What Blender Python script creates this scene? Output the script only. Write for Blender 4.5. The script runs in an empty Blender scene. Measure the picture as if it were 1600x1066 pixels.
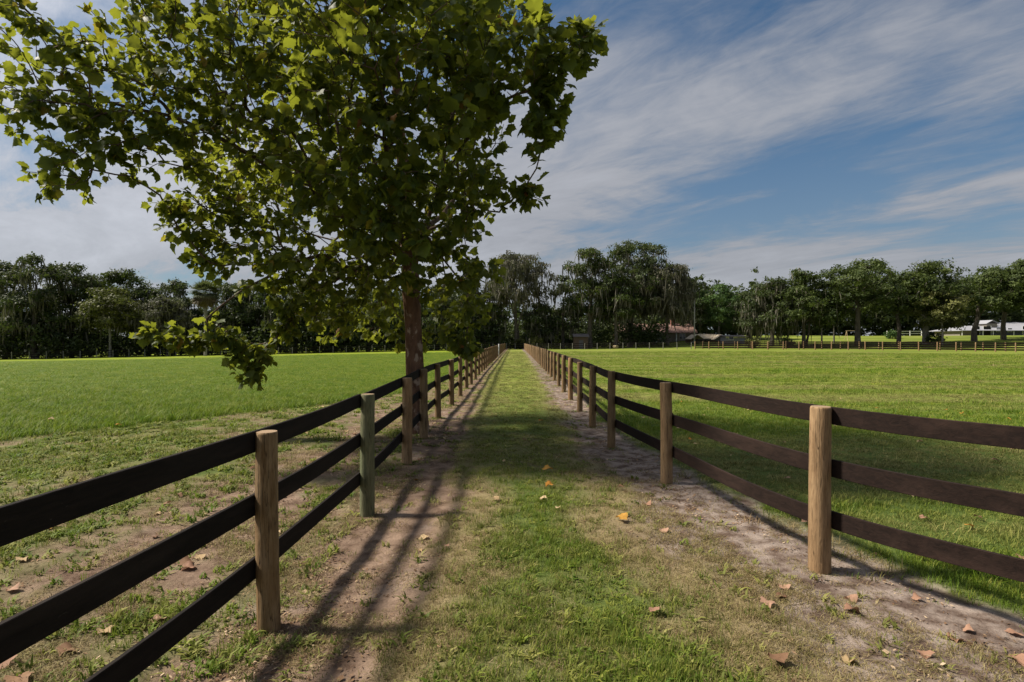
import bpy, bmesh, math, random
import numpy as np
from mathutils import Vector, Matrix, Quaternion

rng = np.random.default_rng(7)
random.seed(7)
S = bpy.context.scene
COL = S.collection

# ------------------------------------------------------------------ camera
CAM_H, FPX = 1.79, 890.0
cam_d = bpy.data.cameras.new('camera')
cam_d.sensor_width = 36.0
cam_d.lens = 36.0 * FPX / 1600.0
cam_d.clip_start = 0.05
cam_d.clip_end = 6000.0
cam = bpy.data.objects.new('camera', cam_d)
cam.location = (0, 0, CAM_H)
cam.rotation_euler = (math.radians(90), 0, 0)
COL.objects.link(cam)
S.camera = cam

# ------------------------------------------------------------------ light and sky
SUN_AZ, SUN_EL = math.radians(-81.0), math.radians(48.5)      # azimuth clockwise from +Y
sun_vec = Vector((math.sin(SUN_AZ) * math.cos(SUN_EL), math.cos(SUN_AZ) * math.cos(SUN_EL), math.sin(SUN_EL)))
sd = bpy.data.lights.new('sun', 'SUN')
sd.energy = 4.1
sd.angle = math.radians(6.0)
sd.color = (1.0, 0.92, 0.80)
so = bpy.data.objects.new('sun', sd)
so.rotation_euler = (-sun_vec).to_track_quat('-Z', 'Y').to_euler()
so.location = (-30, 10, 40)
COL.objects.link(so)

W = bpy.data.worlds.new('World')
S.world = W
W.use_nodes = True
nt = W.node_tree
nt.nodes.clear()
def wn(t, **k):
    n = nt.nodes.new(t)
    for a, b in k.items():
        setattr(n, a, b)
    return n
def wl(a, b):
    nt.links.new(a, b)
def wmath(op, a, b=None, c=None):
    n = wn('ShaderNodeMath', operation=op)
    for i, v in enumerate((a, b, c)):
        if v is None:
            continue
        if isinstance(v, (int, float)):
            n.inputs[i].default_value = v
        else:
            wl(v, n.inputs[i])
    return n.outputs[0]
out = wn('ShaderNodeOutputWorld')
bg = wn('ShaderNodeBackground')
bg.inputs['Strength'].default_value = 0.072
sky = wn('ShaderNodeTexSky', sky_type='NISHITA')
sky.sun_disc = False
sky.sun_elevation = SUN_EL
sky.sun_rotation = SUN_AZ
sky.altitude = 20.0
sky.air_density = 1.0
sky.dust_density = 0.6
sky.ozone_density = 2.0
tc = wn('ShaderNodeTexCoord')
sep = wn('ShaderNodeSeparateXYZ')
wl(tc.outputs['Generated'], sep.inputs[0])
zz = wmath('ADD', wmath('MAXIMUM', sep.outputs['Z'], 0.0), 0.11)
u = wmath('DIVIDE', sep.outputs['X'], zz)
v = wmath('DIVIDE', sep.outputs['Y'], zz)
cmb = wn('ShaderNodeCombineXYZ')
wl(u, cmb.inputs[0]); wl(v, cmb.inputs[1])
def cloud_layer(scale, loc, rot, sc, detail, rough, dist):
    mr_ = wn('ShaderNodeMapping')                 # turn first, then stretch along the wind
    mr_.inputs['Rotation'].default_value = (0, 0, rot)
    wl(cmb.outputs[0], mr_.inputs[0])
    mp = wn('ShaderNodeMapping')
    mp.inputs['Location'].default_value = loc
    mp.inputs['Scale'].default_value = sc
    wl(mr_.outputs[0], mp.inputs[0])
    n = wn('ShaderNodeTexNoise')
    n.inputs['Scale'].default_value = scale
    n.inputs['Detail'].default_value = detail
    n.inputs['Roughness'].default_value = rough
    n.inputs['Distortion'].default_value = dist
    wl(mp.outputs[0], n.inputs['Vector'])
    return n.outputs['Fac']
big = cloud_layer(0.55, (4.6, 3.3, 0), 0.75, (0.62, 1.1, 1), 3.0, 0.5, 0.5)
wisp = cloud_layer(1.5, (2.4, 1.2, 2.0), 0.95, (0.52, 1.05, 1), 10.0, 0.60, 0.85)
fine = cloud_layer(7.0, (2.4, 0.2, 4.0), 0.85, (0.5, 1.3, 1), 8.0, 0.66, 0.8)
mixv = wmath('ADD', wmath('ADD', wmath('MULTIPLY', big, 0.55), wmath('MULTIPLY', wisp, 0.45)), wmath('MULTIPLY', fine, 0.13))
mr = wn('ShaderNodeMapRange', interpolation_type='SMOOTHSTEP')
mr.inputs['From Min'].default_value = 0.43
mr.inputs['From Max'].default_value = 0.64
wl(mixv, mr.inputs['Value'])
# thin haze towards the horizon
hz = wn('ShaderNodeMapRange', interpolation_type='SMOOTHSTEP')
hz.inputs['From Min'].default_value = 0.42
hz.inputs['From Max'].default_value = 0.0
hz.inputs['To Min'].default_value = 0.0
hz.inputs['To Max'].default_value = 0.5
wl(sep.outputs['Z'], hz.inputs['Value'])
cov = wmath('MINIMUM', wmath('ADD', wmath('MULTIPLY', mr.outputs[0], 0.86), hz.outputs[0]), 0.93)
# clouds glow towards the sun
vd = wn('ShaderNodeVectorMath', operation='DOT_PRODUCT')
wl(tc.outputs['Generated'], vd.inputs[0])
vd.inputs[1].default_value = sun_vec
glow = wmath('POWER', wmath('MAXIMUM', vd.outputs['Value'], 0.0), 3.0)
glow = wmath('ADD', wmath('MULTIPLY', glow, 1.5), 0.88)
# sunlit thicker parts are a little brighter
shade = wn('ShaderNodeMapRange')
shade.inputs['From Min'].default_value = 0.45
shade.inputs['From Max'].default_value = 0.72
shade.inputs['To Min'].default_value = 0.80
shade.inputs['To Max'].default_value = 1.30
wl(mixv, shade.inputs['Value'])
cl = wn('ShaderNodeVectorMath', operation='SCALE')
cl.inputs[0].default_value = (2.95, 3.02, 3.28)
wl(wmath('MULTIPLY', glow, shade.outputs[0]), cl.inputs['Scale'])
sb = wn('ShaderNodeVectorMath', operation='MULTIPLY')
wl(sky.outputs[0], sb.inputs[0])
sb.inputs[1].default_value = (0.34, 0.50, 0.57)
mx = wn('ShaderNodeMix', data_type='RGBA')
wl(cov, mx.inputs[0]); wl(sb.outputs[0], mx.inputs[6]); wl(cl.outputs[0], mx.inputs[7])
wl(mx.outputs[2], bg.inputs['Color'])
wl(bg.outputs[0], out.inputs[0])

S.view_settings.view_transform = 'Standard'
S.view_settings.look = 'None'
S.view_settings.exposure = 0.97
S.view_settings.gamma = 1.0
S.render.engine = 'CYCLES'

# ------------------------------------------------------------------ helpers
def smooth(a, b, x):
    t = np.clip((np.asarray(x, float) - a) / (b - a), 0, 1)
    return t * t * (3 - 2 * t)

def vnoise(x, y, seed=0):
    x = np.asarray(x, float); y = np.asarray(y, float)
    xi = np.floor(x).astype(np.int64); yi = np.floor(y).astype(np.int64)
    xf = x - xi; yf = y - yi
    def h(a, b):
        n = (a * 374761393 + b * 668265263 + seed * 974711) & 0xffffffff
        n = ((n ^ (n >> 13)) * 1274126177) & 0xffffffff
        n = (n ^ (n >> 16)) & 0xffffffff
        return n / 4294967295.0
    su = xf * xf * (3 - 2 * xf); sv = yf * yf * (3 - 2 * yf)
    a = h(xi, yi); b = h(xi + 1, yi); c = h(xi, yi + 1); d = h(xi + 1, yi + 1)
    return (a * (1 - su) + b * su) * (1 - sv) + (c * (1 - su) + d * su) * sv

def fbm(x, y, seed=0, octv=4, rough=0.5):
    t = 0; amp = 1; tot = 0
    for o in range(octv):
        t = t + amp * vnoise(np.asarray(x) * 2 ** o + 17.3 * o, np.asarray(y) * 2 ** o - 9.1 * o, seed + o)
        tot += amp; amp *= rough
    return t / tot

LY = [-3.4, -1.1, 1.35, 3.75, 6.1, 8.5, 10.65, 13.4, 16.1, 18.8, 21.7, 24.1, 27.0, 30.3]
LX = [-2.15, -1.95, -1.78, -1.60, -1.55, -1.57, -1.65, -1.74, -1.71, -1.71, -1.74, -1.73, -1.74, -1.76]
RY = [0.4, 2.5, 4.52, 7.3, 9.75, 12.1, 14.7, 17.5, 20.2, 22.9, 26.1]
RX = [5.2, 3.8, 2.44, 1.98, 1.70, 1.71, 1.75, 1.80, 1.84, 1.88, 1.95]
LANE_END = 121.0
y = 30.3
while y + 2.55 < LANE_END:
    y += 2.55; LY.append(y); LX.append(float(np.interp(y, [30.3, 65, 121], [-1.76, -1.64, -1.40])))
y = 26.1
while y + 2.55 < LANE_END:
    y += 2.55; RY.append(y); RX.append(float(np.interp(y, [26.1, 67, 121], [1.95, 2.30, 2.65])))
def xl(y): return np.interp(y, LY, LX)
def xr(y): return np.interp(y, RY, RX)

def back_left(x): return 120.5 + (np.asarray(x) + 2.0) * 0.286      # fence line behind the sycamore paddock
def back_right(x): return 121.5 - 0.43 * (np.asarray(x) - 2.6)      # fence line behind the mown paddock

def gz(x, y):
    """terrain height"""
    x = np.asarray(x, float); y = np.asarray(y, float)
    z = 0.0165 * np.maximum(np.minimum(x + 1.7, 0), -150) * smooth(15, 90, y)
    z = z + 0.25 * smooth(3, 40, x) * smooth(30, 110, y) * (1 - smooth(60, 90, x))
    z = z + 3.1 * smooth(2, 62, y - back_right(x)) * smooth(14, 45, x)
    z = z - 0.07 * np.exp(-((x + 1.75) / 1.1) ** 2) * (1 - smooth(3, 11, y))
    z = z + 0.10 * (fbm(x * 0.09, y * 0.09, 3, 2) - 0.5) * smooth(4, 25, np.abs(x)) 
    return z

XE_Y = [-3, 5, 10.1, 14.9, 18.3, 25, 40, 125]
XE_X = [-17, -12.5, -9.1, -6.2, -4.2, -3.0, -2.6, -2.2]
def masks(x, y):
    """returns sand 0..1 (bare soil), dry 0..1 (straw), lush 0..1 (long paddock grass)"""
    x = np.asarray(x, float); y = np.asarray(y, float)
    n1 = fbm(x * 0.9, y * 0.9, 11, 4, 0.55) - 0.5
    n2 = fbm(x * 3.1, y * 3.1, 23, 3, 0.55) - 0.5
    n3 = fbm(x * 0.35, y * 0.22, 31, 3) - 0.5
    L = xl(y); R = xr(y); xe = np.interp(y, XE_Y, XE_X)
    near = 1 - smooth(5, 12, y)
    far = smooth(16, 40, y)
    wl_ = np.interp(y, [2, 3, 4, 6, 9, 15, 40], [1.05, 1.0, 0.95, 0.82, 0.75, 0.65, 0.5])
    wr_ = np.interp(y, [2, 3, 4.5, 6, 10, 20, 40], [2.2, 1.75, 1.05, 0.88, 0.58, 0.60, 0.52])
    e = n1 * 0.9 + n2 * 0.55
    sl = smooth(0.16, -0.20, (x - L) - wl_ + e * (1.0 - 0.5 * far)) * (x > L - 0.02)
    sr = smooth(0.16, -0.20, (R - x) - wr_ + e * (1.0 - 0.5 * far)) * (x < R + 0.02)
    so_r = smooth(0.14, -0.18, (x - R) - 0.42 - 0.25 * near + e * 0.8) * (x >= R + 0.02)
    # worn ground under and around the sycamore
    d = (x - xe)                                   # >0 inside the worn side
    inside = smooth(-0.15, 0.35, d + n1 * 1.0) * (x < L)
    trod = np.exp(-((x - (L - 1.35)) / 0.9) ** 2) * 0.85
    worn = inside * np.clip(0.20 + trod + n1 * 1.7 + n2 * 1.2 + n3 * 0.8 - 0.25 * smooth(3.5, 7.5, L - x), 0, 1)
    worn = np.where(x < L, np.maximum(worn, smooth(0.12, -0.15, (L - x) - 0.25 + e * 0.6)), 0)
    sand = np.maximum(np.maximum(sl, sr), np.maximum(so_r, worn))
    # straw beside the bare strips
    dl = smooth(0.75, 0.0, (x - L) - wl_ - 0.15 + e) * (x > L) * (0.35 + 0.65 * near)
    dr = smooth(0.80, 0.0, (R - x) - wr_ - 0.20 * near + e) * (x < R) * (0.35 + 0.65 * near)
    patch = smooth(0.03, 0.28, n1 * 0.8 + n3 * 0.9 + n2 * 0.3) * 0.38 * (x > L) * (x < R)
    dry = np.clip(np.maximum(np.maximum(dl, dr), patch), 0, 1)
    dry = np.maximum(dry, inside * np.clip(0.25 + n2 * 1.2, 0, 0.6))
    dry = np.maximum(dry, (x > R) * smooth(0.1, 0.35, n3 + n2 * 0.4) * 0.35)
    lush = smooth(0.3, -0.25, d + n1 * 1.0) * (x < L)
    return np.clip(sand, 0, 1), np.clip(dry, 0, 1), np.clip(lush, 0, 1)

def link(o, parent=None):
    COL.objects.link(o)
    if parent is not None:
        o.parent = parent
    return o
def tag(o, label=None, cat=None, group=None, kind=None):
    if label: o['label'] = label
    if cat: o['category'] = cat
    if group: o['group'] = group
    if kind: o['kind'] = kind
    return o
def empty(name, loc=(0, 0, 0), rz=0.0):
    o = bpy.data.objects.new(name, None)
    o.location = loc; o.rotation_euler = (0, 0, rz)
    o.empty_display_size = 0.2
    return link(o)
def fast_mesh(name, V, F, mat=None, smooth_=False):
    """V (n,3), F (m,k) arrays with one k"""
    V = np.asarray(V, np.float32); F = np.asarray(F, np.int32)
    me = bpy.data.meshes.new(name)
    me.vertices.add(len(V)); me.vertices.foreach_set('co', V.ravel())
    k = F.shape[1]
    me.loops.add(F.size); me.loops.foreach_set('vertex_index', F.ravel())
    me.polygons.add(len(F))
    me.polygons.foreach_set('loop_start', np.arange(0, F.size, k, dtype=np.int32))
    try:
        me.polygons.foreach_set('loop_total', np.full(len(F), k, np.int32))
    except Exception:
        pass
    if smooth_:
        me.polygons.foreach_set('use_smooth', np.ones(len(F), bool))
    me.update(calc_edges=True)
    me.validate()
    if mat: me.materials.append(mat)
    return me
def float_attr(me, name, vals, domain='POINT'):
    a = me.attributes.new(name, 'FLOAT', domain)
    a.data.foreach_set('value', np.asarray(vals, np.float32))

class MB:
    """collects boxes, prisms and tubes into one mesh"""
    def __init__(s): s.v = []; s.f = []
    def add(s, vs, fs):
        b = len(s.v); s.v += [tuple(p) for p in vs]; s.f += [tuple(i + b for i in f) for f in fs]; return s
    def box(s, x0, x1, y0, y1, z0, z1):
        return s.add([(x0, y0, z0), (x1, y0, z0), (x1, y1, z0), (x0, y1, z0), (x0, y0, z1), (x1, y0, z1), (x1, y1, z1), (x0, y1, z1)],
                     [(0, 3, 2, 1), (4, 5, 6, 7), (0, 1, 5, 4), (1, 2, 6, 5), (2, 3, 7, 6), (3, 0, 4, 7)])
    def gable(s, x0, x1, y0, y1, z0, z1, th=0.12, axis='x'):
        """a roof of two sloping slabs; the ridge runs along the axis"""
        if axis == 'x':
            m = (y0 + y1) / 2
            pr = [(y0, z0), (m, z1), (y1, z0), (y1, z0 - th), (m, z1 - th), (y0, z0 - th)]
            A = [(x0, p, q) for p, q in pr]; B = [(x1, p, q) for p, q in pr]
        else:
            m = (x0 + x1) / 2
            pr = [(x0, z0), (m, z1), (x1, z0), (x1, z0 - th), (m, z1 - th), (x0, z0 - th)]
            A = [(p, y0, q) for p, q in pr]; B = [(p, y1, q) for p, q in pr]
        fs = [(i, (i + 1) % 6, 6 + (i + 1) % 6, 6 + i) for i in range(6)]
        fs += [(0, 5, 4, 1), (1, 4, 3, 2), (6, 7, 10, 11), (7, 8, 9, 10)]
        return s.add(A + B, fs)
    def tube(s, pts, rad, n=6, cap=True):
        b = len(s.v); P = [Vector(p) for p in pts]
        for i, p in enumerate(P):
            t = (P[min(i + 1, len(P) - 1)] - P[max(i - 1, 0)]).normalized()
            a = t.orthogonal().normalized() if i == 0 else (a - t * a.dot(t)).normalized()
            c = t.cross(a)
            for k in range(n):
                q = 2 * math.pi * k / n
                s.v.append(tuple(p + (a * math.cos(q) + c * math.sin(q)) * rad[i]))
        for i in range(len(P) - 1):
            for k in range(n):
                s.f.append((b + i * n + k, b + i * n + (k + 1) % n, b + (i + 1) * n + (k + 1) % n, b + (i + 1) * n + k))
        if cap:
            s.f.append(tuple(b + (len(P) - 1) * n + k for k in range(n)))
            s.f.append(tuple(b + k for k in reversed(range(n))))
        return s
    def mesh(s, name, mat, sm=False):
        me = bpy.data.meshes.new(name); me.from_pydata(s.v, [], s.f); me.validate(); me.update()
        bm = bmesh.new(); bm.from_mesh(me); bmesh.ops.recalc_face_normals(bm, faces=bm.faces); bm.to_mesh(me); bm.free()
        if sm: me.polygons.foreach_set('use_smooth', np.ones(len(me.polygons), bool))
        me.materials.append(mat)
        return me
    def build(s, name, mat, parent=None, sm=False):
        return link(bpy.data.objects.new(name, s.mesh(name, mat, sm)), parent)

# ------------------------------------------------------------------ materials
def new_mat(name):
    m = bpy.data.materials.new(name); m.use_nodes = True
    n = m.node_tree; n.nodes.clear()
    o = n.nodes.new('ShaderNodeOutputMaterial')
    return m, n, o
class NG:
    def __init__(s, name):
        s.m, s.t, s.o = new_mat(name)
    def n(s, ty, **k):
        nd = s.t.nodes.new(ty)
        for a, b in k.items(): setattr(nd, a, b)
        return nd
    def l(s, a, b): s.t.links.new(a, b)
    def setin(s, sock, v):
        if isinstance(v, (int, float, tuple)): sock.default_value = v
        else: s.l(v, sock)
    def math(s, op, a, b=0.0, c=None):
        nd = s.n('ShaderNodeMath', operation=op)
        s.setin(nd.inputs[0], a); s.setin(nd.inputs[1], b)
        if c is not None: s.setin(nd.inputs[2], c)
        return nd.outputs[0]
    def mix(s, f, a, b, blend='MIX'):
        nd = s.n('ShaderNodeMix', data_type='RGBA', blend_type=blend)
        s.setin(nd.inputs[0], f)
        for i, c in ((6, a), (7, b)):
            if isinstance(c, tuple): nd.inputs[i].default_value = c + (1,) if len(c) == 3 else c
            else: s.l(c, nd.inputs[i])
        return nd.outputs[2]
    def coord(s, kind='Object', scale=(1, 1, 1)):
        t = s.n('ShaderNodeTexCoord'); mp = s.n('ShaderNodeMapping')
        mp.inputs['Scale'].default_value = scale
        s.l(t.outputs[kind], mp.inputs[0]); return mp.outputs[0]
    def noise(s, vec, scale, detail=4, rough=0.5, dist=0.0):
        nd = s.n('ShaderNodeTexNoise')
        nd.inputs['Scale'].default_value = scale; nd.inputs['Detail'].default_value = detail
        nd.inputs['Roughness'].default_value = rough; nd.inputs['Distortion'].default_value = dist
        s.l(vec, nd.inputs['Vector']); return nd.outputs['Fac']
    def ramp(s, f, stops):
        nd = s.n('ShaderNodeValToRGB'); cr = nd.color_ramp
        while len(cr.elements) < len(stops): cr.elements.new(0.5)
        for e, (p, c) in zip(cr.elements, stops):
            e.position = p; e.color = c + (1,) if len(c) == 3 else c
        s.l(f, nd.inputs[0]); return nd.outputs[0]
    def maprange(s, v, a, b, c=0.0, d=1.0):
        nd = s.n('ShaderNodeMapRange')
        s.l(v, nd.inputs[0])
        for i, q in enumerate((a, b, c, d)): nd.inputs[i + 1].default_value = q
        return nd.outputs[0]
    def attr(s, name, ty='GEOMETRY'):
        nd = s.n('ShaderNodeAttribute'); nd.attribute_type = ty; nd.attribute_name = name
        return nd
    def rand(s):
        return s.n('ShaderNodeObjectInfo').outputs['Random']
    def bump(s, h, strength=0.3, dist=0.01):
        nd = s.n('ShaderNodeBump'); nd.inputs['Strength'].default_value = strength; nd.inputs['Distance'].default_value = dist
        s.l(h, nd.inputs['Height']); return nd.outputs[0]
    def principled(s, col, rough=0.8, normal=None, spec=0.3, transl=0.0, tcol=None, metallic=0.0):
        p = s.n('ShaderNodeBsdfPrincipled')
        s.setin(p.inputs['Base Color'], col if not (isinstance(col, tuple) and len(col) == 3) else col + (1,))
        s.setin(p.inputs['Roughness'], rough)
        p.inputs['Specular IOR Level'].default_value = spec
        p.inputs['Metallic'].default_value = metallic
        if normal is not None: s.l(normal, p.inputs['Normal'])
        sh = p.outputs[0]
        if transl > 0:
            t = s.n('ShaderNodeBsdfTranslucent')
            tc_ = tcol if tcol is not None else col
            s.setin(t.inputs['Color'], tc_ if not (isinstance(tc_, tuple) and len(tc_) == 3) else tc_ + (1,))
            ms = s.n('ShaderNodeMixShader'); ms.inputs[0].default_value = transl
            s.l(sh, ms.inputs[1]); s.l(t.outputs[0], ms.inputs[2]); sh = ms.outputs[0]
        s.l(sh, s.o.inputs[0])
        return s.m

def simple(name, col, rough=0.8, var=0.25, scale=6.0, spec=0.3, bump=0.15, metallic=0.0):
    g = NG(name); c = g.coord('Object')
    f = g.noise(c, scale, 5, 0.6)
    dark = tuple(q * (1 - var) for q in col); lite = tuple(min(1, q * (1 + var)) for q in col)
    return g.principled(g.mix(f, dark, lite), rough, g.bump(f, bump, 0.02), spec, metallic=metallic)

# ground
def ground_material():
    g = NG('ground_soil_and_turf')
    co = g.coord('Object')
    a = g.attr('mask'); sp = g.n('ShaderNodeSeparateColor'); g.l(a.outputs['Color'], sp.inputs[0])
    sand, dry, lush = sp.outputs[0], sp.outputs[1], sp.outputs[2]
    n_f = g.noise(co, 42, 6, 0.7); n_m = g.noise(co, 5.5, 6, 0.62); n_l = g.noise(co, 0.9, 4, 0.55); n_xl = g.noise(co, 0.11, 4, 0.5)
    soil = g.mix(g.maprange(n_m, 0.36, 0.66), (0.088, 0.054, 0.036), (0.300, 0.212, 0.152))
    soil = g.mix(g.maprange(n_l, 0.55, 0.72, 0, 0.5), soil, (0.38, 0.325, 0.28))
    grit = g.noise(co, 160, 3, 0.7)
    soil = g.mix(g.maprange(grit, 0.56, 0.66, 0, 0.5), soil, (0.055, 0.036, 0.025))
    soil = g.mix(g.maprange(g.noise(co, 11, 5, 0.7), 0.56, 0.66, 0, 0.6), soil, (0.095, 0.064, 0.045))
    soil = g.mix(g.maprange(n_f, 0.35, 0.75, 0, 0.55), soil, (0.115, 0.078, 0.055))
    gp = g.n('ShaderNodeNewGeometry'); gx = g.n('ShaderNodeSeparateXYZ'); g.l(gp.outputs['Position'], gx.inputs[0])
    grey = g.mix(g.maprange(n_m, 0.40, 0.60), (0.075, 0.058, 0.052), (0.330, 0.300, 0.280))
    grey = g.mix(g.maprange(grit, 0.55, 0.68, 0, 0.45), grey, (0.05, 0.036, 0.03))
    soil = g.mix(g.maprange(gx.outputs[0], 0.6, 1.4, 0, 0.38), soil, grey)
    # turf seen from above: dull green thatch between the blades
    turf = g.mix(g.maprange(n_m, 0.3, 0.7), (0.045, 0.072, 0.014), (0.100, 0.132, 0.030))
    straw = g.mix(n_f, (0.16, 0.115, 0.062), (0.31, 0.235, 0.135))
    turf = g.mix(g.math('MULTIPLY', dry, 0.85), turf, straw)
    # paddock tone: broad patches and mowing streaks
    st = g.noise(g.coord('Object', (0.028, 0.42, 1)), 1.0, 4, 0.6, 0.25)
    st2 = g.noise(g.coord('Object', (0.10, 1.5, 1)), 1.0, 3, 0.6, 0.2)
    pad = g.mix(g.maprange(st, 0.36, 0.64), (0.100, 0.140, 0.016), (0.210, 0.232, 0.040))
    pad = g.mix(g.maprange(st2, 0.42, 0.70, 0, 0.45), pad, (0.085, 0.105, 0.022))
    pad = g.mix(g.maprange(n_xl, 0.45, 0.70, 0, 0.35), pad, (0.075, 0.115, 0.018))
    lushc = g.mix(g.maprange(st2, 0.35, 0.65), (0.118, 0.168, 0.010), (0.205, 0.240, 0.020))
    pad = g.mix(lush, pad, lushc)
    geo = g.n('ShaderNodeNewGeometry'); gs = g.n('ShaderNodeSeparateXYZ'); g.l(geo.outputs['Position'], gs.inputs[0])
    fard = g.maprange(gs.outputs[1], 9, 24)
    turf = g.mix(fard, turf, g.mix(g.math('MULTIPLY', dry, 0.7), pad, (0.27, 0.225, 0.095)))
    col = g.mix(sand, turf, soil)
    h = g.math('ADD', g.math('MULTIPLY', n_f, 0.5), g.math('MULTIPLY', n_m, 0.9))
    return g.principled(col, 0.95, g.bump(h, 0.9, 0.03), 0.1)
M_ground = ground_material()

def blade_material():
    g = NG('grass_blade')
    dry = g.attr('tint', 'INSTANCER').outputs['Fac']
    r = g.rand()
    gr = g.ramp(r, [(0.0, (0.062, 0.122, 0.009)), (0.45, (0.112, 0.184, 0.011)), (0.8, (0.180, 0.226, 0.018)), (1.0, (0.250, 0.255, 0.040))])
    st = g.ramp(r, [(0.0, (0.155, 0.095, 0.048)), (0.5, (0.270, 0.190, 0.100)), (1.0, (0.400, 0.315, 0.180))])
    c = g.mix(dry, gr, st)
    hue = g.mix(0.4, c, (0.18, 0.30, 0.02))
    return g.principled(c, 0.62, None, 0.18, 0.35, g.mix(dry, hue, st))
M_blade = blade_material()

def leaf_material(name, stops, transl=0.42, tboost=(0.36, 0.42, 0.03)):
    g = NG(name)
    t = g.attr('tint').outputs['Fac']
    c = g.ramp(t, stops)
    n = g.noise(g.coord('Object'), 14, 3, 0.6)
    c = g.mix(g.maprange(n, 0.35, 0.7, 0, 0.3), c, tuple(q * 0.5 for q in stops[0][1]))
    return g.principled(c, 0.55, None, 0.28, transl, g.mix(0.6, c, tboost))
M_syc = leaf_material('sycamore_leaf', [(0.0, (0.030, 0.058, 0.010)), (0.45, (0.064, 0.092, 0.012)), (0.78, (0.142, 0.150, 0.017)),
                                         (0.90, (0.240, 0.215, 0.020)), (0.96, (0.260, 0.130, 0.018)), (1.0, (0.200, 0.062, 0.018))], 0.46, (0.40, 0.43, 0.035))
def canopy_material(name, dark, lite):
    g = NG(name)
    t = g.attr('tint').outputs['Fac']
    c = g.mix(t, dark, lite)
    return g.principled(c, 0.6, None, 0.2, 0.22, g.mix(0.4, c, (0.16, 0.22, 0.03)))
M_can = {
    'dark': canopy_material('dark_oak_leaves', (0.014, 0.024, 0.009), (0.075, 0.098, 0.030)),
    'mid': canopy_material('oak_leaves', (0.017, 0.032, 0.009), (0.088, 0.114, 0.025)),
    'olive': canopy_material('olive_leaves', (0.036, 0.046, 0.012), (0.150, 0.150, 0.042)),
    'bright': canopy_material('bright_leaves', (0.020, 0.050, 0.014), (0.085, 0.150, 0.036)),
    'grey': canopy_material('greyish_leaves', (0.040, 0.042, 0.026), (0.130, 0.122, 0.075)),
    'palm': canopy_material('palm_fronds', (0.060, 0.075, 0.032), (0.200, 0.205, 0.105)),
    'thatch': canopy_material('dead_palm_fronds', (0.110, 0.080, 0.050), (0.300, 0.230, 0.150)),
    'moss': canopy_material('hanging_moss', (0.070, 0.064, 0.048), (0.175, 0.158, 0.120)),
}
def bark_material(name, a, b, pale, pa=0.58, scale=7.0):
    g = NG(name)
    co = g.coord('Object', (1, 1, 0.35))
    n = g.noise(co, scale, 7, 0.65, 0.4)
    v = g.n('ShaderNodeTexVoronoi'); v.inputs['Scale'].default_value = scale * 1.7; g.l(g.coord('Object', (1, 1, 0.45)), v.inputs['Vector'])
    c = g.mix(g.maprange(n, 0.3, 0.7), a, b)
    n2 = g.noise(g.coord('Object', (1, 1, 0.6)), scale * 0.8, 5, 0.6)
    c = g.mix(g.maprange(n2, pa, pa + 0.07), c, pale)
    h = g.math('ADD', v.outputs['Distance'], n)
    return g.principled(c, 0.9, g.bump(h, 0.9, 0.03), 0.15)
M_bark = bark_material('sycamore_bark', (0.062, 0.032, 0.021), (0.205, 0.115, 0.070), (0.34, 0.25, 0.185), 0.55)
M_twig = bark_material('sycamore_twig_bark', (0.060, 0.042, 0.030), (0.150, 0.105, 0.075), (0.30, 0.26, 0.21), 0.62)
M_obark = bark_material('oak_bark', (0.045, 0.038, 0.030), (0.150, 0.125, 0.100), (0.24, 0.22, 0.19), 0.62, 3.0)
M_pbark = bark_material('palm_bark', (0.140, 0.125, 0.108), (0.30, 0.275, 0.245), (0.36, 0.34, 0.31), 0.60, 4.0)

def post_material(name, a, b, tint):
    g = NG(name)
    r = g.rand()
    of = g.n('ShaderNodeVectorMath', operation='ADD'); g.l(g.coord('Object', (1, 1, 0.13)), of.inputs[0])
    cv = g.n('ShaderNodeCombineXYZ'); 
    for i in range(3): g.l(g.math('MULTIPLY', r, 17.0 + 5 * i), cv.inputs[i])
    g.l(cv.outputs[0], of.inputs[1])
    n = g.noise(of.outputs[0], 22, 6, 0.65, 0.6); n2 = g.noise(of.outputs[0], 5, 4, 0.6); n3 = g.noise(of.outputs[0], 95, 3, 0.6)
    c = g.mix(g.maprange(n, 0.32, 0.68), a, b)
    c = g.mix(g.maprange(n2, 0.48, 0.70, 0, 0.7), c, tint)
    c = g.mix(g.maprange(n3, 0.50, 0.74, 0, 0.55), c, tuple(q * 0.35 for q in a))
    c = g.mix(g.math('MULTIPLY', r, 0.4), c, tuple(q * 0.55 for q in b))
    ck = g.noise(g.coord('Object', (1, 1, 0.035)), 34, 3, 0.5, 0.3)
    crack = g.maprange(g.math('ABSOLUTE', g.math('SUBTRACT', ck, 0.5)), 0.0, 0.012, 1.0, 0.0)
    knot = g.n('ShaderNodeTexVoronoi'); knot.inputs['Scale'].default_value = 5.5; g.l(of.outputs[0], knot.inputs['Vector'])
    c = g.mix(g.maprange(knot.outputs['Distance'], 0.04, 0.11, 0.75, 0.0), c, tuple(q * 0.25 for q in a))
    c = g.mix(g.math('MULTIPLY', crack, 0.75), c, tuple(q * 0.2 for q in a))
    return g.principled(c, 0.82, g.bump(g.math('SUBTRACT', g.math('ADD', n, n3), g.math('MULTIPLY', crack, 1.5)), 0.6, 0.007), 0.2)
M_post = post_material('round_post_wood', (0.135, 0.078, 0.034), (0.300, 0.205, 0.110), (0.215, 0.120, 0.045))
M_postg = post_material('greenish_post_wood', (0.085, 0.085, 0.042), (0.200, 0.190, 0.105), (0.120, 0.140, 0.070))
M_posty = post_material('weathered_post_wood', (0.185, 0.108, 0.052), (0.345, 0.228, 0.122), (0.285, 0.160, 0.070))
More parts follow.
